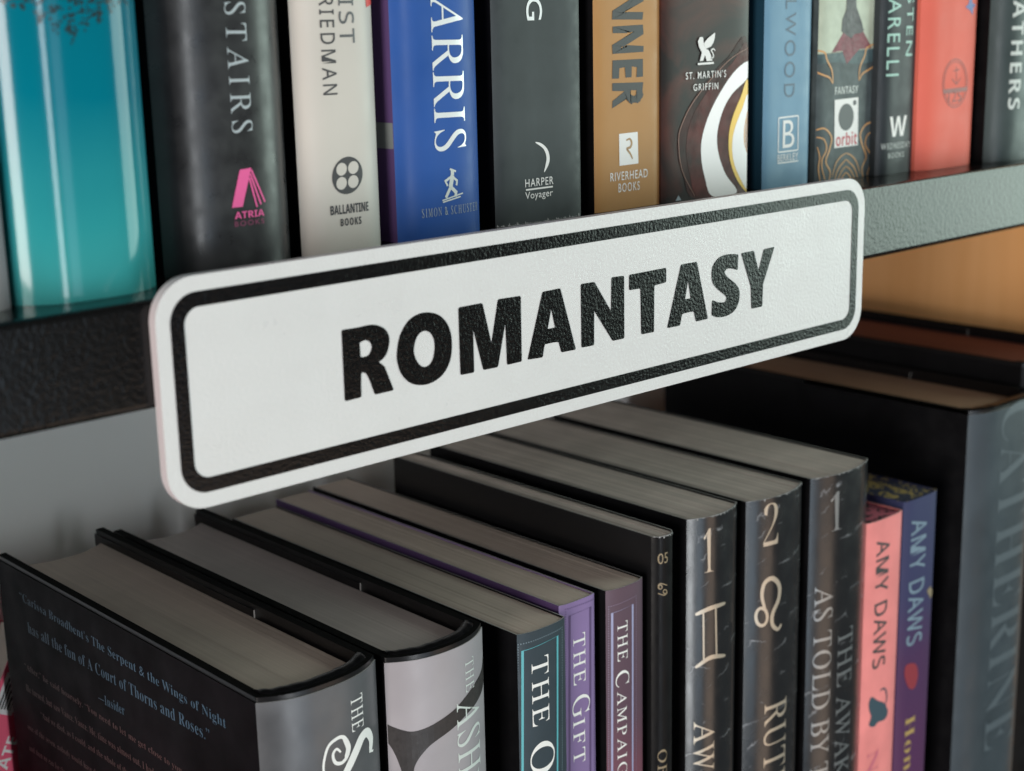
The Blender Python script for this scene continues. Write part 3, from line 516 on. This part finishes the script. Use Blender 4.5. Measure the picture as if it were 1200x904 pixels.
def smooth_loop(pts, corner=0.22):
    """pts: (type, x, z): 'c' tight rounded corner, 's' point of a smooth curve"""
    n = len(pts); out = []
    for i in range(n):
        t, x, z = pts[i]
        p = Vector((x, z)); a = Vector(pts[i-1][1:]); b = Vector(pts[(i+1) % n][1:])
        if t == 'c':
            da = (a - p); db = (b - p); r = min(corner, da.length * .4, db.length * .4)
            pa = p + da.normalized() * r; pb = p + db.normalized() * r
            for k in range(4):
                u = k / 3; out.append(((1-u)**2) * pa + 2*u*(1-u) * p + u*u * pb)
        else:
            out.append(p.copy())
        nt_ = pts[(i+1) % n][0]
        if t == 's' or nt_ == 's':
            p0 = a if t == 's' else p; p3 = Vector(pts[(i+2) % n][1:]) if nt_ == 's' else b
            if t == 'c' : p0 = p - (b - p) * .3
            if nt_ == 'c': p3 = b + (b - p) * .3
            for k in range(1, 5):
                u = k / 5
                q = 0.5 * ((2*p) + (b-p0)*u + (2*p0-5*p+4*b-p3)*u*u + (3*p-p0-3*b+p3)*u**3)
                if t == 'c' and u < .25: continue
                if nt_ == 'c' and u > .75: continue
                out.append(q)
    return [(q.x, q.y) for q in out]

def tess(loops):
    allp = [p for lp in loops for p in lp]
    tris = geometry.tessellate_polygon([[Vector((x, z, 0)) for x, z in lp] for lp in loops])
    return allp, [tuple(t) for t in tris]

# text: built-in font; serif shapes come from the mathematical alphabets
def style_text(s, st):
    if st in ('S',): return s
    base = {'R': (0x1D434, 0x1D44E), 'B': (0x1D400, 0x1D41A), 'D': (0x1D5D4, 0x1D5EE), 'L': (0x1D5A0, 0x1D5BA)}[st]
    out = ''
    for ch in s:
        if 'A' <= ch <= 'Z': out += chr(base[0] + ord(ch) - 65)
        elif 'a' <= ch <= 'z':
            out += '\u210e' if (st == 'R' and ch == 'h') else chr(base[1] + ord(ch) - 97)
        elif ch.isdigit() and st == 'B': out += chr(0x1D7CE + int(ch))
        else: out += ch
    return out

SPACING = {'STAIRS': 1.42, 'RIEDMAN': 1.3, 'IST': 1.25, 'ELWOOD': 1.3, 'ARELLI': 1.25, 'STEN': 1.25, 'SIMON & SCHUSTER': 1.3, 'WEDNESDAY': 1.35,
           'BOOKS': 1.25, 'RIVERHEAD': 1.15, "ST. MARTIN'S": 1.3, 'GRIFFIN': 1.3, 'HARPER': 1.15, 'AMY DAWS': 1.1, 'AMPAIGN': 1.2, 'IFT': 1.25,
           'THE': 1.18, 'EATHERS': 1.25, 'AWAKENING': 1.1, 'RUTHLESS': 1.1}
def text_tris(body, st, off=0.0):
    c = bpy.data.curves.new('lettering', 'FONT')
    c.body = style_text(body, st)
    if st == 'R': c.shear = -0.25 if not body.isdigit() else 0
    c.offset = {'R': -0.001, 'S': off * 0.3, 'B': -0.022 if body.isdigit() else -0.01}.get(st, off * 0.5)
    c.resolution_u = 6
    c.space_character = SPACING.get(body, 1.06 if st in 'RBS' else 1.0)
    o = bpy.data.objects.new('lettering', c)
    me = o.to_mesh()
    me.calc_loop_triangles()
    vs = [(v.co.x, v.co.y) for v in me.vertices]; ts = [tuple(t.vertices) for t in me.loop_triangles]
    o.to_mesh_clear()
    bpy.data.objects.remove(o); bpy.data.curves.remove(c)
    xs = [v[0] for v in vs]; ys = [v[1] for v in vs]
    x0, x1, y0, y1 = min(xs), max(xs), min(ys), max(ys)
    return [((x-x0)/(x1-x0), (y-y0)/(y1-y0)) for x, y in vs], ts

class Spine:
    """outer spine surface y(x) in the book's own frame (mm): x 0..w, y 0 at the foremost line"""
    def __init__(s, w, bulge, p): s.w, s.b, s.p = w, bulge, p
    def y(s, x):
        t = max(-1, min(1, (x - s.w/2) / (s.w/2))); return s.b * abs(t) ** s.p
    def n(s, x):
        e = 0.05; d = (s.y(x+e) - s.y(x-e)) / (2*e)
        l = math.hypot(d, 1); return (d/l, -1/l)
    def xs(s, k=14):
        return [s.w/2 * (1 + math.sin(math.pi/2 * i / k) ** (1.0)) if False else s.w/2*(1 + math.copysign(1-(1-abs(i)/k)**1.7, i)) for i in range(-k, k+1)]

def decal(book, pts, tris, material, name, layer=1):
    """flat print laid on the spine: pts in book-local (x,z)"""
    sp = book['sp']; w = sp.w
    bm = bmesh.new()
    vs = [bm.verts.new((x, 0, z)) for x, z in pts]
    for t in tris:
        if len(set(t)) == 3:
            try: bm.faces.new([vs[i] for i in t])
            except ValueError: pass
    loose = [v for v in bm.verts if not v.link_faces]
    bmesh.ops.delete(bm, geom=loose, context='VERTS')
    if sp.b > 0.05:
        xmin = min(p[0] for p in pts); xmax = max(p[0] for p in pts)
        for cx in sp.xs():
            if xmin < cx < xmax:
                bmesh.ops.bisect_plane(bm, geom=bm.verts[:] + bm.edges[:] + bm.faces[:], plane_co=(cx, 0, 0), plane_no=(1, 0, 0))
    # trim to the spine
    lim = 0.15
    if min(p[0] for p in pts) < lim:
        bmesh.ops.bisect_plane(bm, geom=bm.verts[:] + bm.edges[:] + bm.faces[:], plane_co=(lim, 0, 0), plane_no=(-1, 0, 0), clear_outer=True)
    if max(p[0] for p in pts) > w - lim:
        bmesh.ops.bisect_plane(bm, geom=bm.verts[:] + bm.edges[:] + bm.faces[:], plane_co=(w-lim, 0, 0), plane_no=(1, 0, 0), clear_outer=True)
    e = 0.05 + 0.05 * layer
    for v in bm.verts:
        x = v.co.x; nx, ny = sp.n(x)
        v.co = Vector((x + nx*e, sp.y(x) + ny*e, v.co.z)) * MM
    bmesh.ops.recalc_face_normals(bm, faces=bm.faces[:])
    if bm.faces:
        fn = sum((f.normal.y for f in bm.faces))
        if fn > 0: bmesh.ops.reverse_faces(bm, faces=bm.faces[:])
    me = bpy.data.meshes.new(name); bm.to_mesh(me); bm.free()
    me.materials.append(MATS[material])
    return link(name, me, book['root'])

def stroke_tris(pts, w, smooth):
    P = [Vector(p) for p in pts]
    closed = (P[0] - P[-1]).length < 1e-6
    if smooth and len(P) > 2:
        Q = []
        for i in range(len(P) - 1):
            p0 = P[i-1] if i > 0 else P[0]; p1 = P[i]; p2 = P[i+1]; p3 = P[i+2] if i+2 < len(P) else P[-1]
            for k in range(6):
                u = k/6
                Q.append(0.5*((2*p1)+(p2-p0)*u+(2*p0-5*p1+4*p2-p3)*u*u+(3*p1-p0-3*p2+p3)*u**3))
        Q.append(P[-1]); P = Q
    vs, ts = [], []
    n = len(P)
    for i, p in enumerate(P):
        a = P[max(0, i-1)] if not (closed and i == 0) else P[-2]
        b = P[min(n-1, i+1)] if not (closed and i == n-1) else P[1]
        t = (b - a); t = t.normalized() if t.length > 0 else Vector((1, 0))
        nn = Vector((-t.y, t.x))
        k = 1.0
        if smooth == 1 and not closed: k = 0.45 + 0.55 * math.sin(math.pi * min(1, max(0, i/(n-1)))) ** 0.6
        if 0 < i < n-1:
            d1 = (p - a).normalized(); d2 = (b - p).normalized(); c = max(0.35, math.sqrt(max(0, (1 + d1.dot(d2))/2))); k /= c
        vs += [tuple(p + nn*w/2*k), tuple(p - nn*w/2*k)]
    for i in range(n-1):
        a = 2*i; ts += [(a, a+1, a+3), (a, a+3, a+2)]
    return vs, ts

# ---------------------------------------------------------------- books
BOOKS = {}
def ribbon(outer, inner, z0, z1, mats, name):
    """bent sheet; walls and rims keep their own vertices so the walls shade smooth and the rims stay crisp"""
    n = len(outer); v, f, fm, sm = [], [], [], []
    for path_, flip in ((outer, False), (inner, True)):
        s = len(v)
        for x, y in path_: v += [(x, y, z0), (x, y, z1)]
        for i in range(n-1):
            a = s + 2*i
            f.append((a+2, a, a+1, a+3) if flip else (a, a+2, a+3, a+1)); fm.append(0); sm.append(True)
    for z, up in ((z1, True), (z0, False)):
        s = len(v)
        for (x, y), (p, q) in zip(outer, inner): v += [(x, y, z), (p, q, z)]
        for i in range(n-1):
            a = s + 2*i
            f.append((a, a+2, a+3, a+1) if up else (a+2, a, a+1, a+3)); fm.append(1); sm.append(False)
    for k, up in ((0, True), (n-1, False)):
        s = len(v); (x, y), (p, q) = outer[k], inner[k]
        v += [(x, y, z0), (x, y, z1), (p, q, z1), (p, q, z0)]
        f.append((s, s+1, s+2, s+3) if up else (s+1, s, s+3, s+2)); fm.append(1); sm.append(False)
    me = new_mesh(name, v, f, mats, fm)
    me.polygons.foreach_set('use_smooth', sm)
    return me

def page_block(w, sp, t, depth, z0, z1, mats, hollow, back_inset, seed, wob=0.12, front_off=0.0):
    """pages: columns run front to back; hollow = concave fore edge"""
    rnd = random.Random(seed); k = 40; v = []; f = []
    x0, x1 = t, w - t
    rows = 5
    dz = [rnd.uniform(-wob, wob) for _ in range(k+1)]
    for i in range(1, k): 
        if rnd.random() < .6: dz[i] = dz[i-1] * .8 + rnd.uniform(-wob, wob) * .3
    for i in range(k+1):
        x = x0 + (x1-x0)*i/k; u = (x-x0)/(x1-x0)*2-1
        yf = sp.y(w/2 + (x-w/2)) + t + front_off
        yb = depth - back_inset - hollow * (1 - u*u)
        for j in range(rows+1):
            y = yf + (yb-yf)*j/rows
            xx = x + 0.25*math.sin(j*1.3 + seed) * (1-abs(u)) 
            v.append((xx, y, z1 + dz[i] - 0.25*abs(u)**6)); 
        v.append((x, yf, z0)); v.append((x, yb, z0))
    st = rows + 3
    for i in range(k):
        a = i*st; b = a+st
        for j in range(rows): f.append((a+j, b+j, b+j+1, a+j+1))
        f.append((a, a+rows+1, b+rows+1, b)); f.append((a+rows, b+rows, b+rows+2, a+rows+2))
        f.append((a+rows+1, a+rows+2, b+rows+2, b+rows+1))
    f.append(tuple(range(0, rows+1)) + (rows+2, rows+1)); a = k*st
    f.append(tuple(a+j for j in range(rows, -1, -1)) + (a+rows+1, a+rows+2))
    return new_mesh('page_block', v, f, mats)

def make_book(key, label, xl, xr, ysp, zshelf, height, depth, kind, bulge, p, spine_m, left_m, right_m, page_m='page_cream',
              edge_m='paper_edge', group=None, hollow=None, page_drop=3.5, page_edge=None, case_lift=1.3):
    w = xr - xl
    root = thing('book', label, 'book', (xl, ysp, zshelf), group)
    sp = Spine(w, bulge, p)
    xs = sp.xs()
    bk = dict(root=root, sp=sp, w=w, h=height, x=xl, z=zshelf, y=ysp)
    BOOKS[key] = bk
    def path(off, lo=0.0, hi=None):
        out = []
        for x in xs:
            nx, ny = sp.n(x) if abs(x-w/2) < w/2*.999 else ((-0.7, -0.7) if x < w/2 else (0.7, -0.7))
            out.append((min(max(x - nx*off, off), w-off), sp.y(x) - ny*off))
        return out
    if kind == 'soft':
        t = 0.35
        h = height
        o = link('spine', ribbon(path(0), path(t), 0, h, [spine_m, edge_m], 'spine'), root)
        for nm, x0, x1, mm_ in (('back_cover', 0, t, left_m), ('front_cover', w-t, w, right_m)):
            vv, ff = box(x0, x1, bulge, depth, 0, h)
            link(nm, new_mesh(nm, vv, ff, [mm_, edge_m], [0, 1, 0, 0, 0, 0]), root)
        link('page_block', page_block(w, sp, t+0.02, depth, 0.3, h-0.25, [page_m], 0, 0.4, sum(map(ord, key)) % 97, .16 if 'pulp' in page_m else .07), root)
    else:
        tc = 2.6; ts = 1.6
        h = height
        # case: two boards and a rounded spine, one bound piece
        j = 0.28
        outer = [(j, depth), (j, bulge)] + [(x, y) for x, y in path(j)] + [(w-j, bulge), (w-j, depth)]
        inner = [(j+tc, depth), (j+tc, bulge+tc)] + [(min(max(x, j+tc), w-j-tc), max(y, 0)) for x, y in path(j+ts+1.2)] + [(w-j-tc, bulge+tc), (w-j-tc, depth)]
        o = link('case', ribbon(outer, inner, 0, h, ['case_black', 'edge_black'], 'case'), root)
        hj = h - case_lift
        o = link('jacket_spine', ribbon(path(0), path(j-.02), 0.4, hj, [spine_m, edge_m], 'jacket_spine'), root)
        for nm, x0, x1, mm_ in (('jacket_back', 0, j-.02, left_m), ('jacket_front', w-j+.02, w, right_m)):
            vv, ff = box(x0, x1, bulge, depth+.3, 0.4, hj)
            link(nm, new_mesh(nm, vv, ff, [mm_, 'edge_black'], [0, 1, 0, 0, 0, 0]), root)
        # jacket flap folded round the front board
        vv, ff = box(w-j-tc-0.5, w-j-tc-0.05, depth*.38, depth+.3, 0.6, hj-.2)
        link('jacket_flap', new_mesh('jacket_flap', vv, ff, ['case_black', 'paper_edge'], [0, 0, 1, 0, 0, 0]), root)
        link('page_block', page_block(w, sp, j+tc+.6, depth, 3.0, h-page_drop, [page_m], 5.0 if hollow is None else hollow, 4.0, sum(map(ord, key)) % 97, .05, 4.4), root)
        # rounded head of the case spine
        hb = path(j+2.2); vs_, fs_ = [], []
        pts_ = [(x, y) for x, y in hb if j+1.9 < x < w-j-1.9]
        rr_ = random.Random(len(key) + int(w*10)); K = 12
        for i_, (x, y) in enumerate(pts_):
            q_ = 2.0 + rr_.uniform(-.14, .14)
            for kk in range(K):
                a = 2*math.pi*kk/K; vs_.append((x, y + 1.2 + (q_+1.0)*math.cos(a), h-1.55 + q_*math.sin(a)))
        for i_ in range(len(pts_)-1):
            for kk in range(K):
                a = i_*K; fs_.append((a+kk, a+(kk+1) % K, a+K+(kk+1) % K, a+K+kk))
        fs_ += [tuple(range(K))[::-1], tuple((len(pts_)-1)*K + kk for kk in range(K))]
        link('spine_head', new_mesh('spine_head', vs_, fs_, ['case_black'], smooth=True), root)
    return bk
# ---------------------------------------------------------------- the bookcase
UP = -56.9            # top of the upper shelf
LOW = -396.0          # top of the lower shelf
def structure(name, v, f, m_, bev=None):
    o = link(name, new_mesh(name, v, f, [m_])); o['kind'] = 'structure'
    if bev: bevel(o, bev, 4)
    return o
structure('upper_shelf', *box(-180, 640, 2.9, 194, -80.2, UP+.2), 'shelf_enamel', 1.6)
structure('lower_shelf', *box(-180, 640, 2, 194, LOW-24, LOW), 'shelf_enamel', 1.6)
structure('back_wall', *box(-420, 900, 196, 210, -560, 330), 'wall_white')
structure('unseen_dark_panel', *box(-34, -9, 9, 194, -555, -80.9), 'shelf_enamel', 1.0)  # unseen panel, added so the leftmost black back cover reflects something dark
structure('side_panel', *box(641, 662, 0, 195.5, -560, 330), 'wood', 1.0)

# ---------------------------------------------------------------- the shelf sign
sx0, sx1, sz0, sz1 = 154.9, 408.2, -103.7, -52.3
sign = thing('shelf_sign', 'long white shelf sign with black border reading ROMANTASY', 'sign', (sx0, 0, sz0))
def slab(loops, y0, y1):
    p, t = tess(loops); n = len(p)
    v = [(x, y0, z) for x, z in p] + [(x, y1, z) for x, z in p]
    f = []; fm = []
    for a, b, c in t:
        nrm = (Vector(p[b]) - Vector(p[a])).cross(Vector(p[c]) - Vector(p[a]))
        if nrm < 0: b, c = c, b
        f += [(a, b, c), (n+c, n+b, n+a)]; fm += [0, 0]
    s = 0
    for lp in loops:
        k = len(lp)
        for i in range(k):
            a = s+i; b = s+(i+1) % k; f.append((a, n+a, n+b, b)); fm.append(1)
        s += k
    return v, f, fm
def rel(lp): return [(x - sx0, z - sz0) for x, z in lp]
v, f, fm = slab([rel(round_rect(sx0, sx1, sz0, sz1, 9.5, 16))], 0, 2.7)
o = link('panel', new_mesh('panel', v, f, ['sign_white', 'sign_edge'], fm), sign); bevel(o, 0.25, 2)
i0, i1 = 3.45, 6.75
v, f, fm = slab([rel(round_rect(sx0+i0, sx1-i0, sz0+i0, sz1-i0, 6.6, 14)), rel(round_rect(sx0+i1, sx1-i1, sz0+i1, sz1-i1, 3.8, 14))], -0.12, 0.05)
link('border_stripe', new_mesh('border_stripe', v, f, ['sign_black'], [0]*len(f)), sign)
for ch, loops in SIGN_LETTERS:
    lps = [rel(smooth_loop(lp, .5 if i == 0 else .25)) for i, lp in enumerate(loops)]
    v, f, fm = slab(lps, -0.12, 0.05)
    o = link('letter', new_mesh('letter', v, f, ['sign_black'], [0]*len(f)), sign)
    o['label'] = 'black letter ' + ch

# ---------------------------------------------------------------- upper shelf books
UG = 'books standing on the upper shelf'
LG = 'books standing on the lower shelf'
def gx(k, i, d): 
    v = GEO[k][i]; return d if v is None else v
def upper(key, label, h, d, kind, bulge, p, sm, lm, rm, **kw):
    xl = gx(key, 0, GEO[key][1]-24 if GEO[key][1] else 0); xr = gx(key, 1, xl+42)
    return make_book(key, label, xl+.1, xr-.1, GEO[key][2]-bulge, UP+.25, h, d, kind, bulge, p, sm, lm, rm, group=UG, **kw)
upper('grey', 'grey book cut off by the left edge beside the teal book', 210, 140, 'soft', 3, 3, 'grey_cover', 'grey_cover', 'grey_cover')
upper('teal', 'glossy teal book with black lace pattern, bright streaks on its round spine', 228, 150, 'soft', 6.5, 3.2, 'teal_cover', 'teal_cover', 'teal_cover')
upper('stairs', 'thick black book with silver lettering STAIRS and a pink logo', 236, 158, 'soft', 6.0, 3.6, 'stairs_cover', 'black_cover', 'black_cover')
upper('beige', 'cream coloured book with RIEDMAN in grey and a round black clover logo', 232, 150, 'soft', 3.0, 4, 'beige_cover', 'black_cover', 'beige_cover')
upper('blue', 'blue book with white lettering ARRIS and purple side', 232, 152, 'soft', 3.2, 4, 'blue_cover', 'purple_cover', 'blue_cover')
upper('harper', 'flat dark grey book with a white crescent moon logo', 203, 134, 'soft', 0.8, 8, 'harper_cover', 'black_cover', 'black_cover')
upper('river', 'tan brown book with ragged dark lettering NNER', 210, 138, 'soft', 0.6, 8, 'river_cover', 'black_cover', 'river_cover')
upper('griff', 'dark brown book with white and yellow glowing rings and a winged lion logo', 210, 138, 'soft', 0.5, 8, 'griff_cover', 'griff_cover', 'griff_cover')
upper('berk', 'light blue book with a white framed letter B on its spine', 206, 134, 'soft', 0.6, 8, 'berk_cover', 'berk_side', 'berk_cover')
upper('orb', 'book with orange line ornaments and a red cloaked figure on its spine', 206, 134, 'soft', 0.8, 8, 'orb_cover', 'orb_cover', 'black_cover')
upper('wed', 'slate grey book with mint lettering ARELLI and a white W logo', 212, 140, 'soft', 2.0, 5, 'wed_cover', 'wed_cover', 'wed_cover')
upper('coral', 'coral red book with a round anchor emblem on its spine', 222, 148, 'soft', 3.0, 5, 'coral_cover', 'coral_cover', 'coral_cover')
upper('dark', 'blurred grey green book at the right end of the upper shelf', 236, 156, 'soft', 6.0, 4, 'dark_cover', 'black_cover', 'dark_cover')

# ---------------------------------------------------------------- lower shelf books
def lower(key, label, d, kind, bulge, p, sm, lm, rm, top=None, **kw):
    xl, xr, ys, zt = GEO[key]
    if key == 'R1': xr = 549.0
    return make_book(key, label, xl+.1, xr-.1, ys-bulge, LOW+.05, (top or zt)-LOW, d, kind, bulge, p, sm, lm, rm, group=LG, **kw)
lower('L1', 'thick jacketed book with grey spine, swash letter S and blurb text on its black back', 150, 'hard', 5.5, 2.6, 'L1_spine', 'maroon_black', 'black_cover', top=-159.7)
lower('L2', 'jacketed book with pale mauve spine, a black curved motif and lettering ASH', 150, 'hard', 6.0, 2.4, 'L2_spine', 'black_cover', 'black_cover', top=-161.7, page_m='page_grey')
lower('order', 'dark slate book with THE O in a turquoise frame line', 147, 'soft', 1.6, 3, 'order_cover', 'black_cover', 'black_cover', top=-167.6)
lower('gift', 'lilac purple book with THE GIFT on its spine', 145, 'soft', 0.8, 4, 'gift_cover', 'purple_cover', 'gift_cover', top=-166.0)
lower('camp', 'dull plum book with THE CAMPAIGN in a thin lilac frame', 150, 'soft', 1.5, 3, 'camp_cover', 'black_cover', 'black_cover')
lower('five', 'thin glossy black book marked 05 with a small gold crab sign', 128, 'soft', 2.5, 3, 'black_cover', 'black_dusty', 'black_cover', page_m='page_pulp')
lower('aw', 'creased glossy black book numbered 1 with a twins zodiac sign', 128, 'soft', 3.6, 2.1, 'zodiac_cover', 'black_cover', 'black_cover', page_m='page_pulp')
lower('ru', 'creased glossy black book numbered 2 with a lion zodiac sign', 128, 'soft', 3.6, 2.1, 'zodiac_cover', 'black_cover', 'black_cover', page_m='page_pulp')
lower('told', 'creased black book numbered 1 with silver lettering AS TOLD BY', 128, 'soft', 3.6, 2.1, 'zodiac_cover', 'black_cover', 'black_cover', page_m='page_pulp')
lower('pink', 'slim salmon pink book with lettering AMY DAWS and a small cat', 128, 'soft', 1.2, 4, 'pink_cover', 'pink_cover', 'pink_cover', page_m='pink_edge')
lower('navy', 'navy and purple book with pale lettering AMY DAWS right of the pink one', 128, 'soft', 1.2, 4, 'navy_cover', 'navy_cover', 'navy_cover', page_m='navy_edge', edge_m='navy_edge')
lower('R1', 'large blurred slate book with tan page edges right of the navy one', 158, 'hard', 5.0, 3.5, 'R1_spine', 'black_cover', 'black_cover', page_m='page_tan', page_drop=4)
make_book('R2', 'tall black book with reddish page edges beside the wooden panel', 551, 606, 16, LOW+.05, -141-LOW, 160, 'hard', 5, 3.5, 'black_cover', 'black_cover', 'black_cover', page_m='page_bounce_red', group=LG, page_drop=4)

# lettering
for (b, body, st, ori, x0, x1, z0, z1, mt, off, lay) in TEXTS:
    bk = BOOKS[b]
    pts, tr = text_tris(body, st, off)
    if ori == 'v': P2 = [(x0 + q*(x1-x0) - bk['x'], z1 - a*(z1-z0) - bk['z']) for a, q in pts]
    else: P2 = [(x0 + a*(x1-x0) - bk['x'], z0 + q*(z1-z0) - bk['z']) for a, q in pts]
    if b == 'river' and body == 'NNER':     # ragged brush letters
        rr = random.Random(3); P2 = [(x + rr.uniform(-.28, .28), z + rr.uniform(-.28, .28)) for x, z in P2]
    decal(bk, P2, tr, mt, 'lettering', max(lay, 1))
# emblems, artwork, frame lines: strokes of the same mark are one part
from collections import OrderedDict
acc = OrderedDict()
for (b, kind, name, mt, lay, pts, arg) in ART:
    bk = BOOKS[b]
    L = [(x - bk['x'], z - bk['z']) for x, z in pts]
    key = (b, name, mt, lay)
    if name == 'emblem': key = (b, name, mt, lay)
    V_, F_ = acc.setdefault(key, ([], []))
    if kind == 'poly':
        lp = smooth_loop([('s' if arg else 'c', x, z) for x, z in L], .12)
        p_, t_ = tess([lp])
    elif kind == 'line':
        p_, t_ = stroke_tris(L, arg[0], arg[1])
    else:
        p_, t_ = [], []
        for i in range(len(L)-1):
            a = Vector(L[i]); c = Vector(L[i+1]); n = int((c-a).length / (arg*2.2))
            for k in range(n):
                q = a + (c-a)*k/n; s = len(p_); r = arg/2
                p_ += [(q.x-r, q.y-r), (q.x+r, q.y-r), (q.x+r, q.y+r), (q.x-r, q.y+r)]; t_ += [(s, s+1, s+2), (s, s+2, s+3)]
    s = len(V_); V_ += p_; F_ += [tuple(i+s for i in t) for t in t_]
for (b, name, mt, lay), (V_, F_) in acc.items():
    decal(BOOKS[b], V_, F_, mt, name, lay)
# black lace at the top of the teal spine
bk = BOOKS['teal']; rr = random.Random(11); P_, F_ = [], []
cx = GEO_LACE_C[0] - GEO['teal'][0]
def blob(x, z, r):
    s = len(P_); n = 7
    for k in range(n):
        a = 2*math.pi*k/n + rr.random(); q = r*rr.uniform(.7, 1.25); P_.append((x+q*math.cos(a), z+q*math.sin(a)))
    for k in range(1, n-1): F_.append((s, s+k, s+k+1))
z_at = lambda d: d
ZL = GEO_LACE_C[1] - UP + 11.7
for i in range(1500):
    u = rr.uniform(-17, 17); v_ = rr.uniform(0, 1)
    lim = 10.5 - abs(u)*.62 + 1.2*math.cos(u*1.9)
    lim = max(lim, 3.2 + 1.2*math.cos(u*2.2))
    dd = v_*(lim+18)
    r = rr.choice((.2, .24, .3, .42))
    blob(cx+u, ZL + 18 - dd, r if dd > 18 else r*1.5)
decal(bk, P_, F_, 'lace_black', 'lace_pattern', 1)
# grey band on the purple side of the blue book
bk = BOOKS['blue']
zb = 24.0
v, f = box(-0.12, 0.0, 3.4, 60, zb, zb+6.5)
link('side_band', new_mesh('side_band', v, f, ['band_grey']), bk['root'])
# rubbed paper showing along the heads of the much read spines
for key in ('five', 'aw', 'ru', 'told', 'harper'):
    bk = BOOKS[key]; w_ = bk['sp'].w; h_ = bk['h']; rr = random.Random(len(key)+int(w_)); P_, F_ = [], []
    x = 0.3
    top = h_ if key != 'harper' else 0.0
    while x < w_ - 0.5:
        st_ = rr.uniform(.3, .9); d = rr.choice((0.12, 0.2, 0.3, 0.75)) * rr.uniform(.5, 1.2); s = len(P_)
        if key == 'harper': d = -d
        P_ += [(x, top), (x+st_, top), (x+st_*rr.uniform(.6, 1), top-d*rr.uniform(.3, 1)), (x+st_*.2, top-d)]; F_ += [(s, s+1, s+2), (s, s+2, s+3)]
        x += st_
    decal(bk, P_, F_, 'worn_edge', 'worn_edge', 1)
# blurb on the back of the thick book
bk = BOOKS['L1']
for i, (body, a, e, hgt, mt) in enumerate(BLURB):
    pts, tr = text_tris(body, 'B', -.012)
    V_ = []
    for u, q in pts:
        y = a[0] + (e[0]-a[0])*u; z = a[1] + (e[1]-a[1])*u + (q-.5)*hgt
        V_.append((-0.08, y - bk['y'], z - LOW))
    link('blurb_line', new_mesh('blurb_line', V_, tr, [mt]), bk['root'])

# bright pink paperback leaning behind the thick book, barcode side out
pb = thing('book', 'bright pink paperback with barcode leaning behind the thick book at far left', 'book', (188.7, 165.0, -189.2), LG, (0, math.radians(27.5), 0))
PW, PH, PD = 105, 172, 14
link('page_block', new_mesh('page_block', *box(.4, PW-.6, .4, PD-.4, -PH+.4, -.4), ['page_cream']), pb)
link('back_cover', new_mesh('back_cover', *box(0, PW, 0, .38, -PH, 0), ['hot_pink_cover']), pb)
link('front_cover', new_mesh('front_cover', *box(0, PW, PD-.38, PD, -PH, 0), ['hot_pink_cover']), pb)
link('spine', new_mesh('spine', *box(PW-.36, PW, .385, PD-.385, -PH, 0), ['hot_pink_cover']), pb)
def flat(name, quads, mt, y):
    v, f = [], []
    for x0, x1, z0, z1 in quads:
        s = len(v); v += [(x0, y, z0), (x1, y, z0), (x1, y, z1), (x0, y, z1)]; f.append((s, s+1, s+2, s+3))
    return link(name, new_mesh(name, v, f, [mt]), pb)
bx0, bx1, bz0, bz1 = PINK_BOX
flat('barcode_label', [(bx0, bx1, bz0, bz1)], 'label_white', -0.05)
rr = random.Random(5); q = []; x = bx0 + 1.2
while x < bx1 - 1.2:
    wd = rr.choice((.25, .4, .6)); q.append((x, x+wd, bz0+1.6, bz1-1.6)); x += wd + rr.choice((.25, .4, .5))
flat('barcode', q, 'black_ink', -0.09)
pts, tr = text_tris('ATE', 'D', 0)
tx, tz, th, tl = PINK_TEXT
link('lettering', new_mesh('lettering', [(tx - q_*th, -0.06, tz - tl + a*tl) for a, q_ in pts], tr, ['white_ink']), pb)
